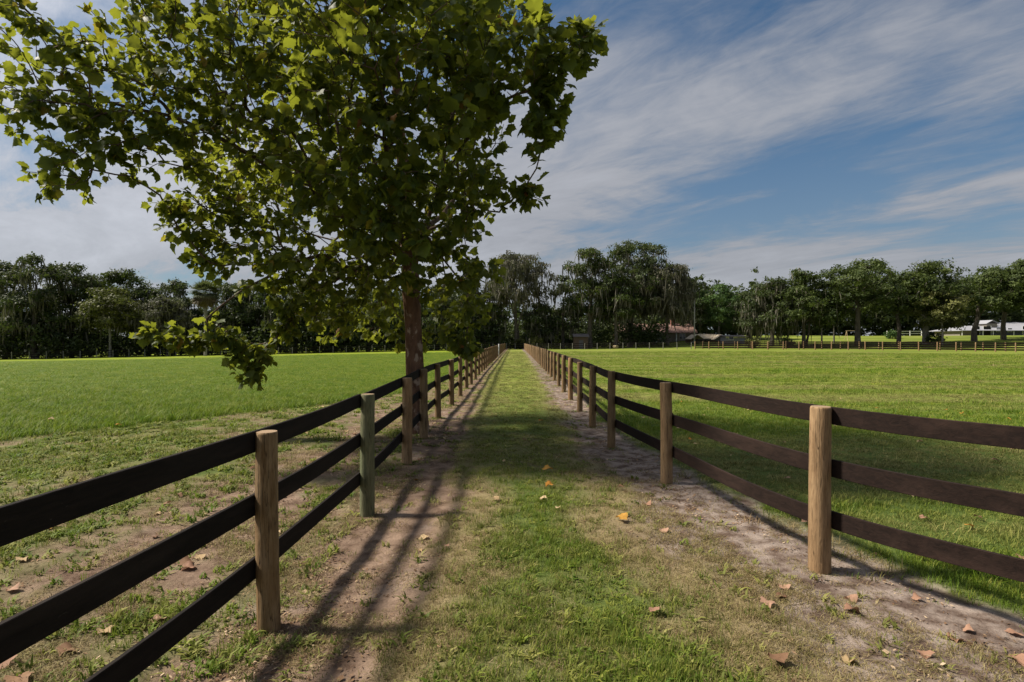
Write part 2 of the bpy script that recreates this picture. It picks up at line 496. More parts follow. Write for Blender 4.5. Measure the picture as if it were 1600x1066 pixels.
M_postd = post_material('grey_post_wood', (0.130, 0.122, 0.100), (0.300, 0.285, 0.240), (0.200, 0.190, 0.150))
def end_grain():
    g = NG('sawn_post_top')
    v = g.n('ShaderNodeTexWave', wave_type='RINGS', rings_direction='Z'); v.inputs['Scale'].default_value = 30; v.inputs['Distortion'].default_value = 2.5
    g.l(g.coord('Object'), v.inputs['Vector'])
    return g.principled(g.mix(v.outputs['Fac'], (0.19, 0.125, 0.072), (0.34, 0.245, 0.155)), 0.85, None, 0.2)
M_end = end_grain()
def rail_material(name, a, b):
    g = NG(name)
    r = g.rand()
    of = g.n('ShaderNodeVectorMath', operation='ADD'); g.l(g.coord('Object', (1, 0.12, 1)), of.inputs[0])
    cv = g.n('ShaderNodeCombineXYZ')
    for i in range(3): g.l(g.math('MULTIPLY', r, 13.0 + 7 * i), cv.inputs[i])
    g.l(cv.outputs[0], of.inputs[1])
    n = g.noise(of.outputs[0], 38, 6, 0.65, 0.9); n2 = g.noise(of.outputs[0], 4, 4, 0.6)
    c = g.mix(g.maprange(n, 0.35, 0.72), a, b)
    c = g.mix(g.maprange(n2, 0.52, 0.78, 0, 0.6), c, tuple(min(1, q * 2.2) for q in b))
    sc_ = g.noise(g.coord('Object', (1, 0.5, 1)), 9, 8, 0.75, 1.5)
    c = g.mix(g.maprange(sc_, 0.66, 0.70, 0, 0.5), c, (0.10, 0.085, 0.07))
    return g.principled(c, g.maprange(n, 0.3, 0.7, 0.72, 0.95), g.bump(n, 0.6, 0.005), 0.12)
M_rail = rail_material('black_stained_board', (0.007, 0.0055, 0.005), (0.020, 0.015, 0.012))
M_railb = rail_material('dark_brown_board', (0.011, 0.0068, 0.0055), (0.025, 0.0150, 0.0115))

# ------------------------------------------------------------------ ground sheet
def ground():
    ys = [-14.0]
    while ys[-1] < 3200:
        q = ys[-1]
        ys.append(q + (0.6 if q < 0.5 else max(0.05, 0.0155 * q)))
    xs = [0.0]
    while xs[-1] < 3000:
        q = xs[-1]
        xs.append(q + (0.05 if q < 4.6 else max(0.05, 0.05 + 0.033 * (q - 4.6))))
    xs = np.array([-q for q in xs[:0:-1]] + xs); ys = np.array(ys)
    X, Y = np.meshgrid(xs, ys)
    Z = gz(X, Y)
    sand, dry, lush = masks(X, Y)
    close = 1 - smooth(25, 45, Y)
    Z = Z + close * (0.035 * (fbm(X * 1.6, Y * 1.6, 51, 4, 0.6) - 0.5) - 0.028 * sand + sand * 0.030 * (fbm(X * 6, Y * 6, 71, 3, 0.6) - 0.5))
    nx, ny = len(xs), len(ys)
    V = np.stack([X, Y, Z], -1).reshape(-1, 3)
    i = np.arange(nx - 1)[None, :] + nx * np.arange(ny - 1)[:, None]
    F = np.stack([i, i + 1, i + 1 + nx, i + nx], -1).reshape(-1, 4)
    me = fast_mesh('ground', V, F, M_ground, True)
    a = me.attributes.new('mask', 'FLOAT_COLOR', 'POINT')
    a.data.foreach_set('color', np.stack([sand, dry, lush, np.ones_like(sand)], -1).reshape(-1).astype(np.float32))
    o = link(bpy.data.objects.new('ground', me))
    tag(o, kind='structure')
    return len(V)
ground()
def gz2(x, y):
    """terrain with the near-field relief of the sheet"""
    s, d, l = masks(x, y)
    close = 1 - smooth(25, 45, y)
    return gz(x, y) + close * (0.035 * (fbm(np.asarray(x) * 1.6, np.asarray(y) * 1.6, 51, 4, 0.6) - 0.5) - 0.028 * s
                               + s * 0.030 * (fbm(np.asarray(x) * 6, np.asarray(y) * 6, 71, 3, 0.6) - 0.5))

# ------------------------------------------------------------------ fences
def post_mesh(name, h, r, mat, seed, n=14, deep=0.25):
    rr = random.Random(seed)
    V = []; F = []
    levels = [-deep, 0.0, 0.18, 0.45, 0.75, 1.0, h - 0.015, h]
    ph = rr.random() * 6; el = rr.uniform(0.0, 0.03)
    bx_, by_ = rr.uniform(-.006, .006), rr.uniform(-.006, .006)
    for i, z in enumerate(levels):
        q = r * (1.05 - 0.07 * max(z, 0) / h) * (1 + rr.uniform(-.012, .012))
        if i == len(levels) - 1: q *= 0.93
        for k in range(n):
            a = 2 * math.pi * k / n
            w = q * (1 + el * math.cos(2 * a + ph) + 0.008 * math.sin(5 * a + ph + z * 3))
            V.append((w * math.cos(a) + bx_ * math.sin(z * 2.4), w * math.sin(a) + by_ * math.sin(z * 2.0), z))
    for i in range(len(levels) - 1):
        for k in range(n):
            F.append((i * n + k, i * n + (k + 1) % n, (i + 1) * n + (k + 1) % n, (i + 1) * n + k))
    F.append(tuple((len(levels) - 1) * n + k for k in range(n)))
    me = bpy.data.meshes.new(name); me.from_pydata(V, [], F); me.update()
    me.materials.append(mat); me.materials.append(M_end)
    me.polygons[-1].material_index = 1
    for p in me.polygons[:-1]: p.use_smooth = True
    return me
PH = 1.30
posts_near = [post_mesh('post', PH + d, 0.0725 + e, M_post, 40 + i) for i, (d, e) in enumerate([(0, 0), (.015, .004), (-.02, -.003), (.01, -.005), (0, .003)])]
post_green = post_mesh('post', PH, 0.074, M_postg, 60)
post_weath = post_mesh('post', PH + 0.005, 0.080, M_posty, 61)
post_weath2 = post_mesh('post', PH - 0.01, 0.074, M_posty, 62)

RAIL_Z = (0.405, 0.815, 1.225)
RW, RT = 0.138, 0.026
def catmull(P, t, i):
    p0 = P[max(i - 1, 0)]; p1 = P[i]; p2 = P[i + 1]; p3 = P[min(i + 2, len(P) - 1)]
    return 0.5 * ((2 * p1) + (-p0 + p2) * t + (2 * p0 - 5 * p1 + 4 * p2 - p3) * t * t + (-p0 + 3 * p1 - 3 * p2 + p3) * t ** 3)
def board_fence(name, label, XS, YS, side, post_pick, mats, seg_near=8):
    """side = +1: boards nailed on the +X side of the posts"""
    root = tag(empty(name, (XS[2], YS[2], float(gz(XS[2], YS[2])))), label, 'fence')
    base = Vector(root.location)
    pts = [np.array([x, y, float(gz2(x, y))]) for x, y in zip(XS, YS)]
    for i, p in enumerate(pts):
        o = bpy.data.objects.new('post', post_pick(i))
        o.location = Vector(p) - base
        o.rotation_euler = (random.uniform(-.012, .012), random.uniform(-.012, .012), random.uniform(0, 6.28))
        link(o, root)
    # boards follow a smoothed ground line
    sm = [p.copy() for p in pts]
    for i in range(1, len(pts) - 1):
        sm[i][2] = 0.5 * pts[i][2] + 0.25 * (pts[i - 1][2] + pts[i + 1][2])
    for ri, rz in enumerate(RAIL_Z):
        i = 0 if ri != 1 else -1
        while i < len(pts) - 1:
            a, b = max(i, 0), min(i + 2, len(pts) - 1)
            i += 2
            if b <= a: continue
            dist = pts[a][1]
            ns = seg_near if dist < 20 else 2
            line = []
            for k in range(a, b):
                for q in range(ns):
                    line.append(catmull(sm, q / ns, k))
            line.append(sm[b].copy())
            line = np.array(line)
            jz = [random.uniform(-.012, .012) for _ in range(2)]
            tan = np.gradient(line, axis=0); tan /= np.linalg.norm(tan, axis=1)[:, None]
            nrm = np.stack([tan[:, 1], -tan[:, 0], 0 * tan[:, 0]], -1); nrm /= np.linalg.norm(nrm, axis=1)[:, None]
            off = nrm * side
            tt = np.linspace(0, 1, len(line))
            bow = random.uniform(-.010, .010) * np.sin(tt * math.pi * 2)
            cz = rz + jz[0] * (1 - tt) + jz[1] * tt + bow
            line[0] += tan[0] * 0.003; line[-1] -= tan[-1] * 0.003
            org = line[0].copy()
            V = []; F = []
            r0 = 0.070
            for j in range(len(line)):
                for (dn, dz) in ((r0, -RW / 2), (r0 + RT, -RW / 2), (r0 + RT, RW / 2), (r0, RW / 2)):
                    e = 0.003 if dn > r0 else 0
                    p = line[j] + off[j] * dn - org
                    V.append((p[0], p[1], p[2] + cz[j] + dz))
            for j in range(len(line) - 1):
                for k in range(4):
                    F.append((j * 4 + k, j * 4 + (k + 1) % 4, (j + 1) * 4 + (k + 1) % 4, (j + 1) * 4 + k))
            F.append((3, 2, 1, 0)); n = len(line) - 1
            F.append((n * 4, n * 4 + 1, n * 4 + 2, n * 4 + 3))
            me = bpy.data.meshes.new('rail'); me.from_pydata(V, [], F)
            bm = bmesh.new(); bm.from_mesh(me); bmesh.ops.recalc_face_normals(bm, faces=bm.faces)
            if dist < 20:
                ed = [e for e in bm.edges if e.calc_face_angle(0) > 1.0]
                bmesh.ops.bevel(bm, geom=ed, offset=0.003, segments=1, affect='EDGES')
            bm.to_mesh(me); bm.free(); me.update()
            me.materials.append(mats)
            o = bpy.data.objects.new('rail', me)
            o.location = Vector(org) - base
            link(o, root)
    return root
def pickL(i):
    if i == 4: return post_green
    if i == 5: return post_weath2
    return posts_near[(i * 3 + 1) % 5]
def pickR(i):
    if i == 2: return post_weath
    if i % 4 == 3: return post_weath2
    return posts_near[(i * 2) % 5]
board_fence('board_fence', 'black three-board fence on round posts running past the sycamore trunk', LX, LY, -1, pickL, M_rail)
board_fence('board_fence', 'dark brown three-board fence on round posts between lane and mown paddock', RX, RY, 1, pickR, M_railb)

def far_fence(name, label, x0, y0, x1, y1, step, post_me, rail_mat, rails=(0.4, 0.8, 1.2), rw=0.14, side=1, jitter=0.0):
    L = math.hypot(x1 - x0, y1 - y0); n = int(L / step)
    root = tag(empty(name, (x0, y0, float(gz(x0, y0)))), label, 'fence')
    base = Vector(root.location)
    P = []
    for i in range(n + 1):
        t = i / n; x = x0 + (x1 - x0) * t; y = y0 + (y1 - y0) * t
        P.append(Vector((x, y, float(gz(x, y)))))
    for p in P:
        o = bpy.data.objects.new('post', post_me); o.location = p - base
        o.rotation_euler = (random.uniform(-.02, .02), random.uniform(-.03, .03), random.uniform(0, 6.28))
        o.scale = (1, 1, 1 + random.uniform(-jitter, jitter))
        link(o, root)
    nrm = Vector((-(y1 - y0), x1 - x0, 0)).normalized() * side
    m = MB()
    seg = L / n * 2
    m.box(0.004, 1 - 0.004, 0.06, 0.085, -rw / 2, rw / 2)
    unit = m.mesh('rail', rail_mat)
    for i in range(0, n, 2):
        a, b = P[i], P[min(i + 2, n)]
        d = b - a
        for rz in rails:
            o = bpy.data.objects.new('rail', unit)
            xa = d.normalized(); ya = nrm; za = xa.cross(ya)
            if za.z < 0: ya = -ya; za = -za
            M = Matrix((xa * d.length, ya, za)).transposed()
            o.matrix_world = Matrix.Translation(a - base + Vector((0, 0, rz + random.uniform(-.015, .015)))) @ M.to_4x4()
            if side < 0: pass
            link(o, root)
    return root
thin_post = post_mesh('post', 1.30, 0.065, M_postd, 70, 8)
tan_post = post_mesh('post', 1.48, 0.095, M_posty, 71, 8)
far_fence('board_fence', 'black board fence on thin grey posts along the dark mossy wood', -128, float(back_left(-128)), -1.6, 121.0, 2.44, thin_post, M_rail, (0.45, 0.85, 1.22), 0.12)
far_fence('board_fence', 'black board fence across the far end of the grass lane', -1.2, 122.2, 2.6, 122.2, 1.9, thin_post, M_rail)
far_fence('board_fence', 'black board fence on thin grey posts before the brick house', 2.9, 121.4, 34.0, float(back_right(34)), 2.44, thin_post, M_rail, (0.45, 0.85, 1.22), 0.12)
far_fence('board_fence', 'brown board fence with pale posts, first of the double row edging the mown paddock', 34.6, float(back_right(34.6)), 104, float(back_right(104)), 2.44, tan_post, M_railb, (0.30, 0.66, 1.02, 1.36), 0.17)
far_fence('board_fence', 'brown board fence with pale posts, second of the double row nearer the barn', 37.5, float(back_right(37.5)) + 5.5, 108, float(back_right(108)) + 5.5, 2.9, tan_post, M_railb, (0.30, 0.66, 1.02, 1.36), 0.17)

# white pole strapped to the lane fence
M_white = simple('white_paint', (0.74, 0.73, 0.70), 0.55, 0.08)
wx = float(xl(64.0)) + 0.16; wz = float(gz2(wx, 64.0))
pm = MB().tube([(0, 0, -0.2), (0, 0, 1.42), (0, 0, 1.46)], [0.055, 0.055, 0.04], 10)
o = pm.build('marker_pole', M_white, None, True); o.location = (wx, 64.0, wz)
tag(o, 'slim white pole standing against the lane fence posts', 'pole')

# ------------------------------------------------------------------ branching by cheapest connection
def grow(attr, start_nodes, start_par, bf=0.35):
    """attr (n,3): each joins the tree where length plus part of the path home is least"""
    pos = list(start_nodes); par = list(start_par)
    P = np.zeros((len(pos) + len(attr), 3)); P[:len(pos)] = pos
    path = np.zeros(len(P))
    for i in range(1, len(pos)):
        path[i] = path[par[i]] + np.linalg.norm(P[i] - P[par[i]])
    root = np.array(pos[-1])
    order = np.argsort(np.linalg.norm(attr - root, axis=1))
    n = len(pos)
    lo = max(0, len(pos) - max(2, int(len(pos) * 0.62)))
    for k in order:
        q = attr[k]
        d = np.linalg.norm(P[lo:n] - q, axis=1)
        j = lo + int(np.argmin(d + bf * path[lo:n]))
        P[n] = q; par.append(j); path[n] = path[j] + d[j - lo]; n += 1
    return P, np.array(par)
def radii(P, par, tip, power=2.4, fixed=None):
    n = len(P); acc = np.zeros(n); kids = np.zeros(n, int)
    for i in range(n - 1, 0, -1):
        if kids[i] == 0: acc[i] += tip ** power
        acc[par[i]] += acc[i]; kids[par[i]] += 1
    return np.maximum(acc, tip ** power) ** (1 / power), kids
def branch_mesh(m, P, par, R, n_thick=8, n_thin=4, start=1, wig=0.0):
    for i in range(start, len(P)):
        a, b = P[par[i]], P[i]
        r1 = R[i]; r0 = min(R[par[i]], r1 * 1.35 + 0.002)
        mid = (a + b) / 2 + rng.normal(0, 1, 3) * wig * np.linalg.norm(b - a)
        m.tube([a, mid, b], [r0, (r0 + r1) / 2, r1 * 0.97], n_thick if r1 > 0.05 else n_thin, cap=False)

# ------------------------------------------------------------------ leaf shapes
def leaf_outline():
    h = [(0.0, 0.0), (0.13, -0.07), (0.36, -0.02), (0.39, 0.09), (0.52, 0.18), (0.47, 0.30), (0.60, 0.50), (0.47, 0.55), (0.36, 0.60), (0.27, 0.76), (0.13, 0.82)]
    pts = h + [(0.0, 1.02)] + [(-x, y) for x, y in h[:0:-1]]
    return pts
LO = leaf_outline()
def leaf_geo(fold, curl, cup):
    V = [(0, 0.38, 0.0)]
    for x, y in LO:
        z = fold * abs(x) - curl * (y - 0.3) ** 2 + cup * math.sin(x * 5 + y * 3) * 0.06 - curl * 0.6 * x * x
        V.append((x, y - 0.0, z))
    n = len(LO)
    F = [(0, 1 + i, 1 + (i + 1) % n) for i in range(n)]
    # stalk
    b = len(V)
    V += [(-0.014, 0.0, 0), (0.014, 0.0, 0), (0.0, -0.42, 0.10)]
    F.append((b, b + 2, b + 1))
    return np.array(V), np.array(F)
LEAFS = [leaf_geo(0.18, 0.25, 0.8), leaf_geo(-0.15, 0.45, 1.2), leaf_geo(0.45, 0.10, 1.4), leaf_geo(0.05, 0.75, 1.0), leaf_geo(-0.40, 0.30, 1.6), leaf_geo(0.60, 0.50, 1.2)]

def frame_from(tip, nrm):
    """rows: x, y (tip), z (normal), vectorised"""
    tip = tip / np.linalg.norm(tip, axis=1)[:, None]
    nrm = nrm - tip * np.sum(nrm * tip, 1)[:, None]
    nrm = nrm / np.linalg.norm(nrm, axis=1)[:, None]
    x = np.cross(tip, nrm)
    return x, tip, nrm

# ------------------------------------------------------------------ the sycamore
def sycamore():
    tx, ty = -1.93, 11.35
    tz = float(gz2(tx, ty))
    root = tag(empty('sycamore_tree', (tx, ty, tz)), 'big sycamore with broad lobed leaves standing against the black lane fence', 'tree')
    def px(a, b, Y, r): return ((a - 800) / FPX * Y, Y, CAM_H + (533 - b) / FPX * Y, r)
    B = [px(60, 50, 8.6, 1.0), px(35, 155, 8.3, .50), px(85, 262, 8.3, .52), px(170, 120, 8.8, 1.0), px(150, 215, 8.6, .6), px(300, 60, 9.2, 1.3),
         px(300, 190, 9.5, 1.0), px(215, 225, 9.0, .6), px(430, 110, 9.5, 1.4), px(400, 260, 10, 1.15), px(320, 300, 9.9, .6),
         px(560, 60, 8.2, 1.3), px(540, 220, 9.0, 1.35), px(520, 350, 10, 1.25), px(415, 390, 10.5, .95), px(330, 395, 10.3, .50),
         px(290, 362, 10, .42), px(262, 318, 9.8, .35), px(690, 80, 8.2, 1.2), px(690, 225, 9.0, 1.2), px(650, 345, 9.3, 1.05), px(800, 60, 8.6, .95),
         px(885, 82, 8.5, .50), px(845, 195, 8.5, .36), px(745, 150, 9.0, .6), px(745, 290, 9.5, .62), px(822, 300, 9.3, .34),
         px(715, 390, 10, .66), px(560, 430, 11.5, .85), px(480, 450, 11, .85), px(440, 515, 10.8, .36), px(350, 522, 10.5, .24),
         px(275, 525, 10.3, .22), px(390, 585, 10.5, .24), px(412, 555, 10.6, .24), px(700, 490, 12.6, .75), px(728, 538, 11.6, .28), px(600, 480, 13, .85),
         px(530, 500, 12.0, .55), px(745, 425, 10.5, .45), px(600, 440, 10.8, .65), px(520, 455, 10.8, .75), px(690, 440, 10.4, .55), px(738, 480, 11.5, .42), px(712, 528, 11.4, .32), px(650, 520, 13, .5),
         px(315, 535, 10.5, .16), px(237, 520, 10.2, .14), px(378, 548, 10.6, .22), px(640, 388, 9.7, .65), px(600, 300, 8.8, .85), px(465, 485, 10.8, .42), px(905, 70, 8.5, .35), px(862, 165, 8.6, .22), px(858, 120, 8.6, .3),
         (-2.5, 11, 9.6, 1.7), (-3.6, 10, 9.0, 1.7), (-1.2, 11.6, 8.9, 1.4), (-4.6, 11.5, 8.4, 1.5), (-2.0, 13, 8.4, 1.7), (-3.9, 13, 7.4, 1.7),
         (-3.0, 9.2, 8.2, 1.5), (-5.5, 9.6, 7.4, 1.3), (-3.2, 14.2, 5.2, 1.6), (-1.35, 14.0, 5.4, 1.2), (-4.8, 13.4, 5.8, 1.4), (-0.95, 12.6, 6.3, 1.0),
         (-5.6, 12, 5.4, 1.2), (-0.4, 11, 7.5, .8), (-0.4, 9.6, 7.9, 1.1), (-2.2, 8.2, 7.3, 1.0)]
    A = []
    for (x, y, z, r) in B:
        n = int((11 if x < -3.8 else 9) + (52 if x < -3.8 else 43) * r ** 2.2)
        d = rng.normal(0, 1, (n, 3)); d /= np.linalg.norm(d, axis=1)[:, None]
        d *= (rng.random(n) ** 0.42)[:, None] * r
        A.append(np.array([x, y, z]) + d)
    A = np.concatenate(A)
    A = A[A[:, 2] > 1.0]
    # keep the space right round the trunk below the fork clear
    A = A[~((np.hypot(A[:, 0] - tx, A[:, 1] - ty) < 0.5) & (A[:, 2] < 3.1))]
    trunk = [(tx, ty, tz - 0.3), (tx, ty, tz + 0.02), (tx + .01, ty, 0.6), (tx - .01, ty, 1.3), (tx - .04, ty - .02, 2.1), (tx - .08, ty - .03, 2.9), (tx - .10, ty - .08, 3.5),
             (tx - .16, ty - .12, 4.3), (tx - .2, ty - .16, 5.2), (tx - .3, ty - .2, 6.2), (tx - .34, ty - .22, 7.2), (tx - .4, ty - .25, 8.2)]
    # limbs seen leaving the fork
    limbs = [[(-2.45, 11.2, 3.05), (-3.0, 11.05, 3.15), (-3.6, 10.9, 3.45), (-4.3, 10.7, 3.3), (-5.0, 10.6, 2.75), (-5.6, 10.45, 2.2)],
             [(-2.5, 11.1, 3.6), (-3.4, 10.6, 4.4), (-4.5, 10.0, 5.0), (-5.6, 9.4, 5.5), (-6.6, 8.9, 5.6)],
             [(-1.7, 11.0, 3.9), (-1.3, 10.4, 4.6), (-0.8, 9.7, 5.2), (-0.2, 9.2, 5.6)],
             [(-2.2, 10.8, 4.0), (-2.2, 10.0, 5.0), (-2.1, 9.2, 5.7), (-2.0, 8.6, 6.3)],
             [(-2.3, 11.8, 4.0), (-2.6, 12.7, 4.6), (-3.0, 13.6, 5.0)],
             [(-1.7, 11.8, 4.2), (-1.3, 12.6, 4.9), (-0.9, 13.4, 5.3)]]
    P0 = [np.array(p, float) for p in trunk]; par0 = [0] + list(range(len(trunk) - 1))
    for k, lb in enumerate(limbs):
        j = [5, 6, 6, 6, 6, 6][k]
        for p in lb:
            P0.append(np.array(p)); par0.append(j); j = len(P0) - 1
    # order so that the lower trunk comes first and is not branched from
    P, par = grow(A, P0, par0, 0.32)
    nodes0 = len(P0)
    R, kids = radii(P, par, 0.0055, 2.25)
    trunkR = [.28, .235, .195, .176, .168, .172, .16, .14, .12, .095, .075, .05]
    for i, r in enumerate(trunkR): R[i] = r
    for i in range(len(trunk), nodes0): R[i] = min(max(R[i], 0.014), 0.068)
    # trunk
    m = MB()
    rr = [r for r in trunkR]
    b0 = np.array([tx, ty, tz])
    m.tube([P[i] - b0 for i in range(len(trunk))], rr, 20)
    V = m.v
    for i, p in enumerate(V):       # flutes, root flare and knots
        a = math.atan2(p[1], p[0]); z = p[2]
        k = 1 + 0.05 * math.sin(3 * a + 1.0 + z * .5) + 0.035 * math.sin(7 * a + z * 2.3) + 0.03 * math.sin(z * 5 + 2 * a) + max(0, .35 - max(z, 0)) * .5 * (1 + math.sin(4 * a)) * .5
        V[i] = (p[0] * k if z < 3 else p[0], p[1] * k if z < 3 else p[1], z)
    m.build('trunk', M_bark, root, True)
    m = MB()
    Q = P - b0
    branch_mesh(m, Q, par, R, 8, 4, len(trunk), 0.05)
    m.build('branches', M_twig, root, True)
    # leaves
    tips = np.arange(len(trunk) + 2, len(P))
    cnt = rng.integers(5, 9, len(tips))
    idx = np.repeat(tips, cnt)
    n = len(idx)
    t = rng.random(n)[:, None]
    base = P[idx] * (1 - t * 0.5) + P[par[idx]] * t * 0.5
    away = P[idx] - P[par[idx]]; away /= np.linalg.norm(away, axis=1)[:, None] + 1e-6
    side = rng.normal(0, 1, (n, 3)); side /= np.linalg.norm(side, axis=1)[:, None]
    tip = away * 0.55 + side * 0.85 + np.array([-.10, 0, -0.55])
    nr = rng.normal(0, 0.75, (n, 3)) + np.array([-0.25, -0.15, 0.9])
    X, T, N = frame_from(tip, nr)
    size = rng.beta(1.8, 2.8, n) * 0.15 + 0.062
    size *= np.where((P[idx][:, 1] < 9.3) & (P[idx][:, 0] > -4.0), 1.22, 1.0)
    pos = base + T * (size * 0.42)[:, None] + side * 0.03
    keep = pos[:, 2] > 0.55
    tint = np.clip(rng.beta(2.2, 2.6, n) * 0.80 + 0.10 * (vnoise(pos[:, 0] * .8, pos[:, 2] * .8, 5) - 0.5), 0, 0.85)
    yl = rng.random(n) + np.where((pos[:, 0] < -3.5) & (pos[:, 2] > 4.5), .022, 0); tint[yl > 0.965] = rng.uniform(0.84, 0.93, (yl > 0.965).sum()); tint[yl > 0.992] = rng.uniform(0.94, 1.0, (yl > 0.992).sum())
    var = rng.integers(0, len(LEAFS), n)
    # the leaves that show largest become parts of their own
    dy = pos[:, 1]; sx = 800 + FPX * pos[:, 0] / dy; sy = 533 - FPX * (pos[:, 2] - CAM_H) / dy
    facing = np.abs(np.sum(N * (pos - np.array([0, 0, CAM_H])), 1)) / np.linalg.norm(pos - np.array([0, 0, CAM_H]), axis=1)
    score = size / dy * np.sqrt(facing + 0.05)
    inside = keep & (sx > 5) & (sx < 1595) & (sy > 5) & (sy < 1060)
    # only leaves with few others in front of them
    front = np.zeros(n)
    cell = {}
    cx = (sx // 14).astype(int); cy = (sy // 14).astype(int)
    ordr = np.argsort(dy)
    for i in ordr:
        k = (cx[i], cy[i]); c = cell.get(k, 0); front[i] = c; cell[k] = c + 1
    score = np.where(inside & (front < 1), score, 0)
    top = np.argsort(-score)[:300]
    single = np.zeros(n, bool); single[top] = True
    bulk = np.where(keep & ~single)[0]
    Vs, Fs, Ts = [], [], []
    off = 0
    for vi, (LV, LF) in enumerate(LEAFS):
        b = bulk[var[bulk] == vi]
        if len(b) == 0: continue
        W_ = (LV[None, :, 0, None] * X[b][:, None, :] + LV[None, :, 1, None] * T[b][:, None, :] + LV[None, :, 2, None] * N[b][:, None, :]) * size[b][:, None, None] + pos[b][:, None, :] - b0
        Vs.append(W_.reshape(-1, 3))
        F = LF[None] + (off + np.arange(len(b)) * len(LV))[:, None, None]
        Fs.append(F.reshape(-1, 3)); Ts.append(np.repeat(tint[b], len(LV))); off += len(b) * len(LV)
    me = fast_mesh('foliage', np.concatenate(Vs), np.concatenate(Fs), M_syc)
    float_attr(me, 'tint', np.concatenate(Ts))
    fo = link(bpy.data.objects.new('foliage', me), root); tag(fo, kind='stuff')
    variants = {}
    for i in top:
        ti = round(float(tint[i]) * 12) / 12
        key = (int(var[i]), ti)
        if key not in variants:
            LV, LF = LEAFS[key[0]]
            mm = fast_mesh('leaf', LV, LF, M_syc); float_attr(mm, 'tint', np.full(len(LV), ti)); variants[key] = mm
        o = bpy.data.objects.new('leaf', variants[key])
        s = float(size[i])
        M = Matrix((Vector(X[i]) * s, Vector(T[i]) * s, Vector(N[i]) * s)).transposed().to_4x4()
        o.matrix_world = Matrix.Translation(Vector(pos[i] - b0)) @ M
        link(o, root)
    print('sycamore: nodes', len(P), 'leaves', n)
sycamore()

# ------------------------------------------------------------------ background trees
def cards(centres, per, spread, size, flat=0.6, rs=None, nrm=None):
    """small leaf sprays (two bent triangles each) scattered round centres"""
    rs = rs or rng
    n = len(centres) * per
    c = np.repeat(centres, per, 0) + rs.normal(0, 1, (n, 3)) * np.asarray(spread)
    a = rs.normal(0, 1, (n, 3)); a[:, 2] *= flat; a /= np.linalg.norm(a, axis=1)[:, None]
    b = rs.normal(0, 1, (n, 3)); b[:, 2] *= flat
    if nrm is not None:            # sprays lie across the clump's outward direction
        nn = np.repeat(nrm, per, 0) + rs.normal(0, .42, (n, 3)); nn /= np.linalg.norm(nn, axis=1)[:, None]
        a -= nn * np.sum(a * nn, 1)[:, None] * .85; a /= np.linalg.norm(a, axis=1)[:, None]
        b = np.cross(nn, a)
    b -= a * np.sum(a * b, 1)[:, None]; b /= np.linalg.norm(b, axis=1)[:, None]
    s = rs.uniform(0.55, 1.35, n)[:, None] * size
    V = np.stack([c - a * s * .5, c + b * s * .32 + a * s * .06, c + a * s * .55, c - b * s * .30], 1)
    V[:, 1] += rs.normal(0, .12, (n, 3)) * s; V[:, 3] += rs.normal(0, .12, (n, 3)) * s
    F = np.arange(n * 4).reshape(n, 4)
    tri = np.concatenate([F[:, [0, 1, 2]], F[:, [0, 2, 3]]])
    return V.reshape(-1, 3), tri, n
def strands(tops, lens, width, rs):
    n = len(tops)
    ang = rs.random(n) * math.pi
    d = np.stack([np.cos(ang), np.sin(ang), 0 * ang], -1) * (width * rs.uniform(.5, 1.3, n))[:, None]
    sway = rs.normal(0, .10, (n, 3)); sway[:, 2] = 0
    mid = tops + np.stack([0 * lens, 0 * lens, -lens * .45], -1) + sway * lens[:, None]
    end = tops + np.stack([0 * lens, 0 * lens, -lens], -1) + sway * 1.6 * lens[:, None]
    V = np.stack([tops - d * .35, tops + d * .35, mid + d * .5, mid - d * .5, end], 1).reshape(-1, 3)
    b = np.arange(n) * 5
    F = np.concatenate([np.stack([b, b + 1, b + 2], -1), np.stack([b, b + 2, b + 3], -1), np.stack([b + 3, b + 2, b + 4], -1)])
    return V, F
